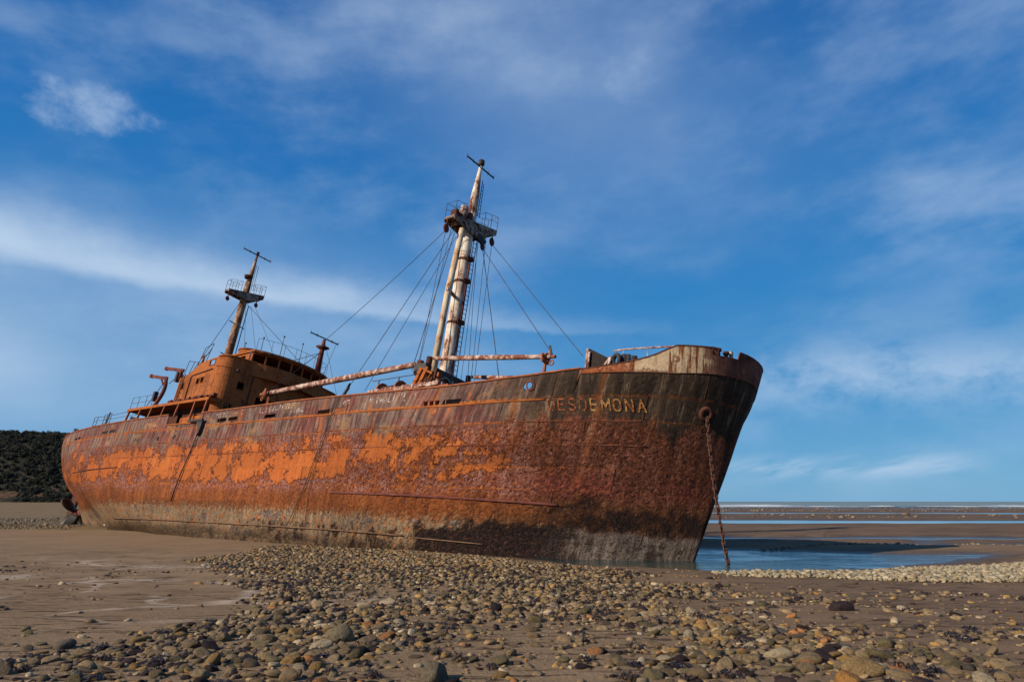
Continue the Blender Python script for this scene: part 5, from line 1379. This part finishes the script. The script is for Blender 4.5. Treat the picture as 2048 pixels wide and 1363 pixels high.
PAL = [('grey brown', (.185, .124, .068), .32), ('tan', (.27, .180, .092), .24), ('olive grey', (.150, .112, .055), .11), ('ochre', (.32, .185, .066), .11),
       ('orange', (.33, .145, .052), .025), ('dark maroon', (.034, .020, .017), .13), ('pale buff', (.40, .30, .185), .07), ('grey', (.120, .095, .072), .03)]
PW = np.array([p[2] for p in PAL]); PW /= PW.sum(); PC = np.array([p[1] for p in PAL])
stone_shapes2 = []; stone_shapes1 = []; stone_shapes3 = []
_r = np.random.default_rng(2)
for k in range(10):
    st = _r.bit_generator.state
    for base, dst in ((I1, stone_shapes1), (I2, stone_shapes2), (I3, stone_shapes3)):
        _r.bit_generator.state = st; V = lump(base[0], _r, .34, 1.5); V = np.sign(V) * np.abs(V) ** .92
        for c in range(6):                                    # broken flats
            d = _r.normal(0, 1, 3); d /= np.linalg.norm(d); e = V @ d; lim = _r.uniform(.55, .85); V = V - np.outer(np.maximum(e - lim, 0) * .8, d)
        dst.append((V, base[1]))


def project(x, y, z):
    c, s_ = math.cos(PITCH), math.sin(PITCH); dz = z - CAMZ; f = y * c + dz * s_; u = dz * c - y * s_
    return 1024 + 1365 * x / f, 681.5 - 1365 * u / f, f


# where stones lie, described by outlines traced on the beach (ground positions)
def gp(px, py, z=.35):
    c, s_ = math.cos(PITCH), math.sin(PITCH); v = (681.5 - py) / 1365; dy, dzr = c - v * s_, s_ + v * c; t = (z - CAMZ) / dzr
    return ((px - 1024) / 1365 * t, dy * t)
A_DENSE = [gp(*q) for q in ((440, 1114), (560, 1086), (700, 1088), (860, 1098), (1010, 1108), (1090, 1122), (1240, 1150), (1180, 1172), (1000, 1172), (800, 1170), (600, 1165), (470, 1142))]
A_MID = [gp(x_, y_, .6) for x_, y_ in ((470, 1150), (700, 1150), (1100, 1140), (1420, 1158), (1360, 1200), (1500, 1262), (1750, 1290), (2300, 1285), (2400, 1420), (60, 1420), (110, 1320), (330, 1283), (500, 1238), (560, 1205))]
A_RIGHT = [gp(x_, y_, .5) for x_, y_ in ((1260, 1146), (1500, 1162), (1850, 1185), (2300, 1205), (2300, 1300), (1500, 1300), (1300, 1220))]
A_BANK = [gp(x_, y_, .38) for x_, y_ in ((1420, 1143), (1500, 1136), (1640, 1131), (1850, 1121), (2100, 1117), (2400, 1112), (2400, 1215), (2048, 1186), (1850, 1168), (1650, 1156), (1500, 1150))]
A_FAR = [gp(x_, y_, .17) for x_, y_ in ((-200, 1034), (140, 1036), (165, 1046), (130, 1062), (-200, 1062))]


def density(x, y):
    n1 = fbm(x * .33 + 3, y * .33, 81, 3); n2 = fbm(x * .9, y * .9 + 7, 85, 3)
    d = np.zeros_like(x)
    d = np.maximum(d, sstep(1.3, -1.0, poly_sd(x, y, A_DENSE) + 1.6 * (n1 - .5)) * .95)
    mid = sstep(.9, -.8, poly_sd(x, y, A_MID) + 1.5 * (n1 - .5)); clump = sstep(.39, .55, n1 * .65 + n2 * .35)
    d = np.maximum(d, mid * (.13 + .82 * clump)); rt = sstep(.6, -.6, poly_sd(x, y, A_RIGHT)); d = np.maximum(d, rt * (.035 + .30 * sstep(.52, .66, n1 * .5 + n2 * .5)))
    d = np.maximum(d, sstep(28, 20, y) * sstep(6, 9, y) * (.004 + .03 * sstep(.6, .72, n2)))
    return d


def stone_field():
    r = np.random.default_rng(21); N = 480000
    y = 5.0 + 31 * r.random(N) ** .9; x = (r.random(N) - .5) * 2 * (y * .95 + 3); w = (y * .95 + 3) / (31 * .95 + 3)
    keep = r.random(N) < w * 1.0; x, y = x[keep], y[keep]
    d = density(x, y); keep = r.random(len(x)) < d; x, y, d = x[keep], y[keep], d[keep]
    s = np.exp(r.normal(math.log(.036), .50, len(x))); s = np.clip(s, .017, .112); s = np.where(y > 14, np.clip(s * 1.15, .033, .11), s)
    # reject overlaps with a coarse grid, big stones first
    o = np.argsort(-s); grid = {}; ok = np.zeros(len(x), bool); cs = .24
    for i in o:
        gx, gy = int(x[i] // cs), int(y[i] // cs); hit = False
        for a in (-1, 0, 1):
            for b_ in (-1, 0, 1):
                for j in grid.get((gx + a, gy + b_), ()):
                    if (x[i] - x[j])**2 + (y[i] - y[j])**2 < ((s[i] + s[j]) * .80)**2: hit = True; break
                if hit: break
            if hit: break
        if not hit: ok[i] = True; grid.setdefault((gx, gy), []).append(i)
    x, y, s = x[ok], y[ok], s[ok]
    # not inside the hull
    z = ground_z(x, y); inv_ = SHIP_M.inverted(); A = np.array(inv_)[:3, :3]; t = np.array(inv_)[:3, 3]; Lq = np.stack([x, y, z], 1) @ A.T + t
    sh = np.interp(-Lq[:, 0], -hullxy(SG, np.full(NS, 0.0))[:, 0], SG); yb = hullxy(sh, np.clip(Lq[:, 2], -1.5, 1))[:, 1]
    keep = ~((np.abs(Lq[:, 1]) < yb + .1) & (Lq[:, 0] < .2) & (Lq[:, 0] > -61)) & (z > -.04); x, y, s, z = x[keep], y[keep], s[keep], z[keep]
    n = len(x); ci = r.choice(len(PAL), n, p=PW)
    it = np.stack([x, y, z, s * r.uniform(.95, 1.45, n), s * r.uniform(.75, 1.05, n), s * r.uniform(.38, .70, n), r.uniform(0, 6.28, n), r.normal(0, .22, n), r.normal(0, .22, n)], 1)
    it[:, 2] += it[:, 5] * r.uniform(-.12, .45, n)
    return it, ci


def finish_stones():
    it, ci = stone_field(); px, py, f = project(it[:, 0], it[:, 1], it[:, 2]); app = it[:, 3] * it[:, 5] / f**2
    vis = (px > -10) & (px < 2058) & (py < 1368) & (f > 4); order = np.argsort(-np.where(vis, app, 0)); top = order[:294]; rest = np.ones(len(it), bool); rest[top] = False
    C = PC[ci] * np.random.default_rng(3).uniform(.75, 1.25, (len(ci), 1))
    far = it[:, 1] > 13.5
    ms = m_stone('beach stone', 'tint'); mo = m_stone('cobble', 'object')
    for msk, shp, lab in ((rest & ~far, stone_shapes2, 'small cobbles and pebbles strewn over the near sand'), (rest & far, stone_shapes1, 'densely packed cobbles between the near sand and the hull')):
        tag(scatter('cobble_field', it[msk], shp, ms, C[msk]), lab, 'cobbles', kind='stuff')
    meshes = []
    for V, F in stone_shapes3: meshes.append(mesh_np('cobble', V, F, mo, True))
    rr2 = random.Random(9)
    zone_x = [(520, 'left end of the near stones'), (900, 'left middle of the near stones'), (1280, 'centre of the near stones'), (1660, 'right middle of the near stones'), (9999, 'right end of the near stones')]
    for q, i in enumerate(top):
        r_ = it[i]; name = PAL[ci[i]][0]; o = link('cobble', meshes[q % len(meshes)])
        o.location = r_[:3]; o.scale = r_[3:6]; o.rotation_euler = (r_[7], r_[8], r_[6]); o.color = (*C[i], 1)
        zn = next(t for a, t in zone_x if px[i] < a); row = 'front row' if py[i] > 1318 else ('second rows' if py[i] > 1255 else 'back rows')
        fl_ = r_[5] / r_[3]; shp_ = 'flat' if fl_ < .42 else ('rounded' if fl_ < .58 else 'bulky')
        lab = f'{shp_} {name} cobble, {row}, {zn}'
        tag(o, lab, 'cobble', lab.replace(' cobble,', ' cobbles,'))
    # the few boulders that stand out
    big = [(1725, 1338, .25, .14, .11, (.30, .185, .075), 'largest smooth ochre boulder near the bottom right', 0.2), (1697, 1362, .12, .12, .10, (.36, .17, .05), 'round orange boulder just in front of the largest ochre boulder', .7),
           (1680, 1214, .26, .17, .13, (.04, .026, .024), 'dark weed stained boulder alone on the open sand at right', .1), (678, 1272, .18, .15, .15, (.19, .145, .085), 'bulky tan grey boulder left of centre', .4),
           (126, 1290, .13, .11, .08, (.16, .12, .08), 'grey boulder at the far left tip of the stone field', 1.2), (868, 1348, .17, .14, .13, (.14, .105, .068), 'bulky grey brown boulder at bottom centre', 2.0)]
    for k, (bx, by, a, b_, c, colr, lab, yaw) in enumerate(big):
        zz = .7
        for _ in range(6): gx, gy = gp(bx, by, zz); zz = float(ground_z(np.array([gx]), np.array([gy]))[0]) + c * .3
        o = link('boulder', meshes[(k * 3 + 1) % len(meshes)]); o.location = (gx, gy, zz); o.scale = (a, b_, c); o.rotation_euler = (.1, .05, yaw); o.color = (*colr, 1); tag(o, lab, 'boulder')
    # pale shingle bank by the pool
    r = np.random.default_rng(31); N = 170000; x = r.uniform(6, 34, N); y = r.uniform(18, 36, N); sd_ = poly_sd(x, y, A_BANK) + .8 * (fbm(x * .7, y * .7, 91, 3) - .5); keep = r.random(N) < sstep(.35, -.35, sd_)
    x, y = x[keep][:24000], y[keep][:24000]; z = ground_z(x, y); k2 = z > -.03; x, y, z = x[k2], y[k2], z[k2]; n = len(x); s = np.clip(np.exp(r.normal(math.log(.046), .35, n)), .03, .1)
    it2 = np.stack([x, y, z + s * r.uniform(.15, .8, n), s * r.uniform(1, 1.5, n), s, s * r.uniform(.35, .6, n), r.uniform(0, 6.28, n), r.normal(0, .3, n), r.normal(0, .3, n)], 1)
    pal = np.array([(.42, .325, .195), (.35, .265, .155), (.48, .39, .26), (.28, .20, .115), (.38, .31, .19)]); C2 = pal[r.integers(0, 5, n)] * r.uniform(.75, 1.15, (n, 1))
    tag(scatter('shingle_bank', it2, stone_shapes1, ms, C2), 'pale shingle bank along the right edge of the pool', 'shingle', kind='stuff')
    # gravel round the stern and the line of rocks on the flats
    N = 16000; x = r.uniform(-75, -33, N); y = r.uniform(58, 95, N); keep = (poly_sd(x, y, A_FAR) + 6 * (fbm(x * .2, y * .2, 95, 3) - .5) < 0); x, y = x[keep], y[keep]; z = ground_z(x, y); k2 = z > .0; x, y, z = x[k2], y[k2], z[k2]
    xl = r.uniform(24, 46, 320); yl = 38.5 - .10 * (xl - 25) + r.normal(0, .35, 320); xm = r.uniform(12.5, 24, 130); ym = 36.6 + .42 * (xm - 15) + r.normal(0, .14, 130)
    x = np.concatenate([x, xl, xm]); y = np.concatenate([y, yl, ym]); z = np.concatenate([z, np.maximum(ground_z(xl, yl), 0), np.maximum(ground_z(xm, ym), 0)])
    xf = r.uniform(10, 190, 1100); yf = r.choice([106., 122., 175., 190., 245., 255.], 1100) + r.normal(0, 4, 1100) + 14 * (fbm(xf * .03, xf * 0, 77, 3) - .5); x = np.concatenate([x, xf]); y = np.concatenate([y, yf]); z = np.concatenate([z, np.maximum(ground_z(xf, yf), 0)]); n = len(x)
    s = np.exp(r.normal(math.log(.065), .45, n)) * np.where(y > 99, 2.6, .8); it3 = np.stack([x, y, z + s * .2, s * 1.3, s, s * .6, r.uniform(0, 6.28, n), r.normal(0, .2, n), r.normal(0, .2, n)], 1)
    tag(scatter('gravel', it3, stone_shapes1, ms, np.array([(.12, .085, .05), (.20, .14, .085), (.30, .22, .14)])[r.integers(0, 3, n)]), 'scattered dark gravel and rocks out on the tidal flats', 'gravel', kind='stuff')
    # dark weed clinging to the stones
    sel = np.nonzero((it[:, 1] < 24) & (np.random.default_rng(8).random(len(it)) < .10) & (it[:, 3] > .05))[0][:800]; rw = np.random.default_rng(17); V = []; F = []
    for i in sel:
        c = it[i, :3]; R0 = it[i, 3] * 1.1
        for k in range(34):
            a = rw.uniform(0, 6.28); rad = R0 * math.sqrt(rw.random()) * 1.15; h0 = it[i, 5] * max(.1, 1 - (rad / (R0 * 1.1))**2) * 1.05; p = np.array([c[0] + rad * math.cos(a), c[1] + rad * math.sin(a), c[2] + h0])
            d = np.array([rw.normal(0, 1), rw.normal(0, 1), 0]); d /= np.linalg.norm(d) + 1e-6; L = rw.uniform(.04, .11); wv = np.array([-d[1], d[0], 0]) * rw.uniform(.004, .012); b0 = len(V)
            for f_ in (0, .5, 1): q = p + d * L * f_ + np.array([0, 0, .03 * math.sin(f_ * 3.1) * rw.uniform(.3, 1.4) - f_ * .02]); V += [q - wv * (1 - .5 * f_), q + wv * (1 - .5 * f_)]
            F += [(b0, b0 + 1, b0 + 3, b0 + 2), (b0 + 2, b0 + 3, b0 + 5, b0 + 4)]
    m, g, b = mat('dark seaweed'); n_ = g.noise(g.pos(), 6, 3, .5); fin(g, b, g.ramp(n_, [(.35, (.012, .007, .006)), (.65, (.052, .028, .018))]), .42, None, .45)
    tag(link('seaweed', mesh_np('seaweed', V, F, m, True)), 'dark wet seaweed clinging to the cobbles', 'seaweed', kind='stuff')


finish_stones()
# a bleached board lying in the shadow under the quarter
mb = MB()
bp = [(-35.2, 61.2), (-32.6, 59.9), (-30.6, 59.6)]
V3 = [Vector((x, y, float(ground_z(np.array([x]), np.array([y]))[0]) + .32)) for x, y in bp]
for a, c in zip(V3, V3[1:]): mb.bar(a, c + (c - a) * .02, .45, .09)
tag(mb.build('driftwood_board', M['wood'], None, .02), 'pale bleached board lying in the shadow under the hull', 'driftwood')
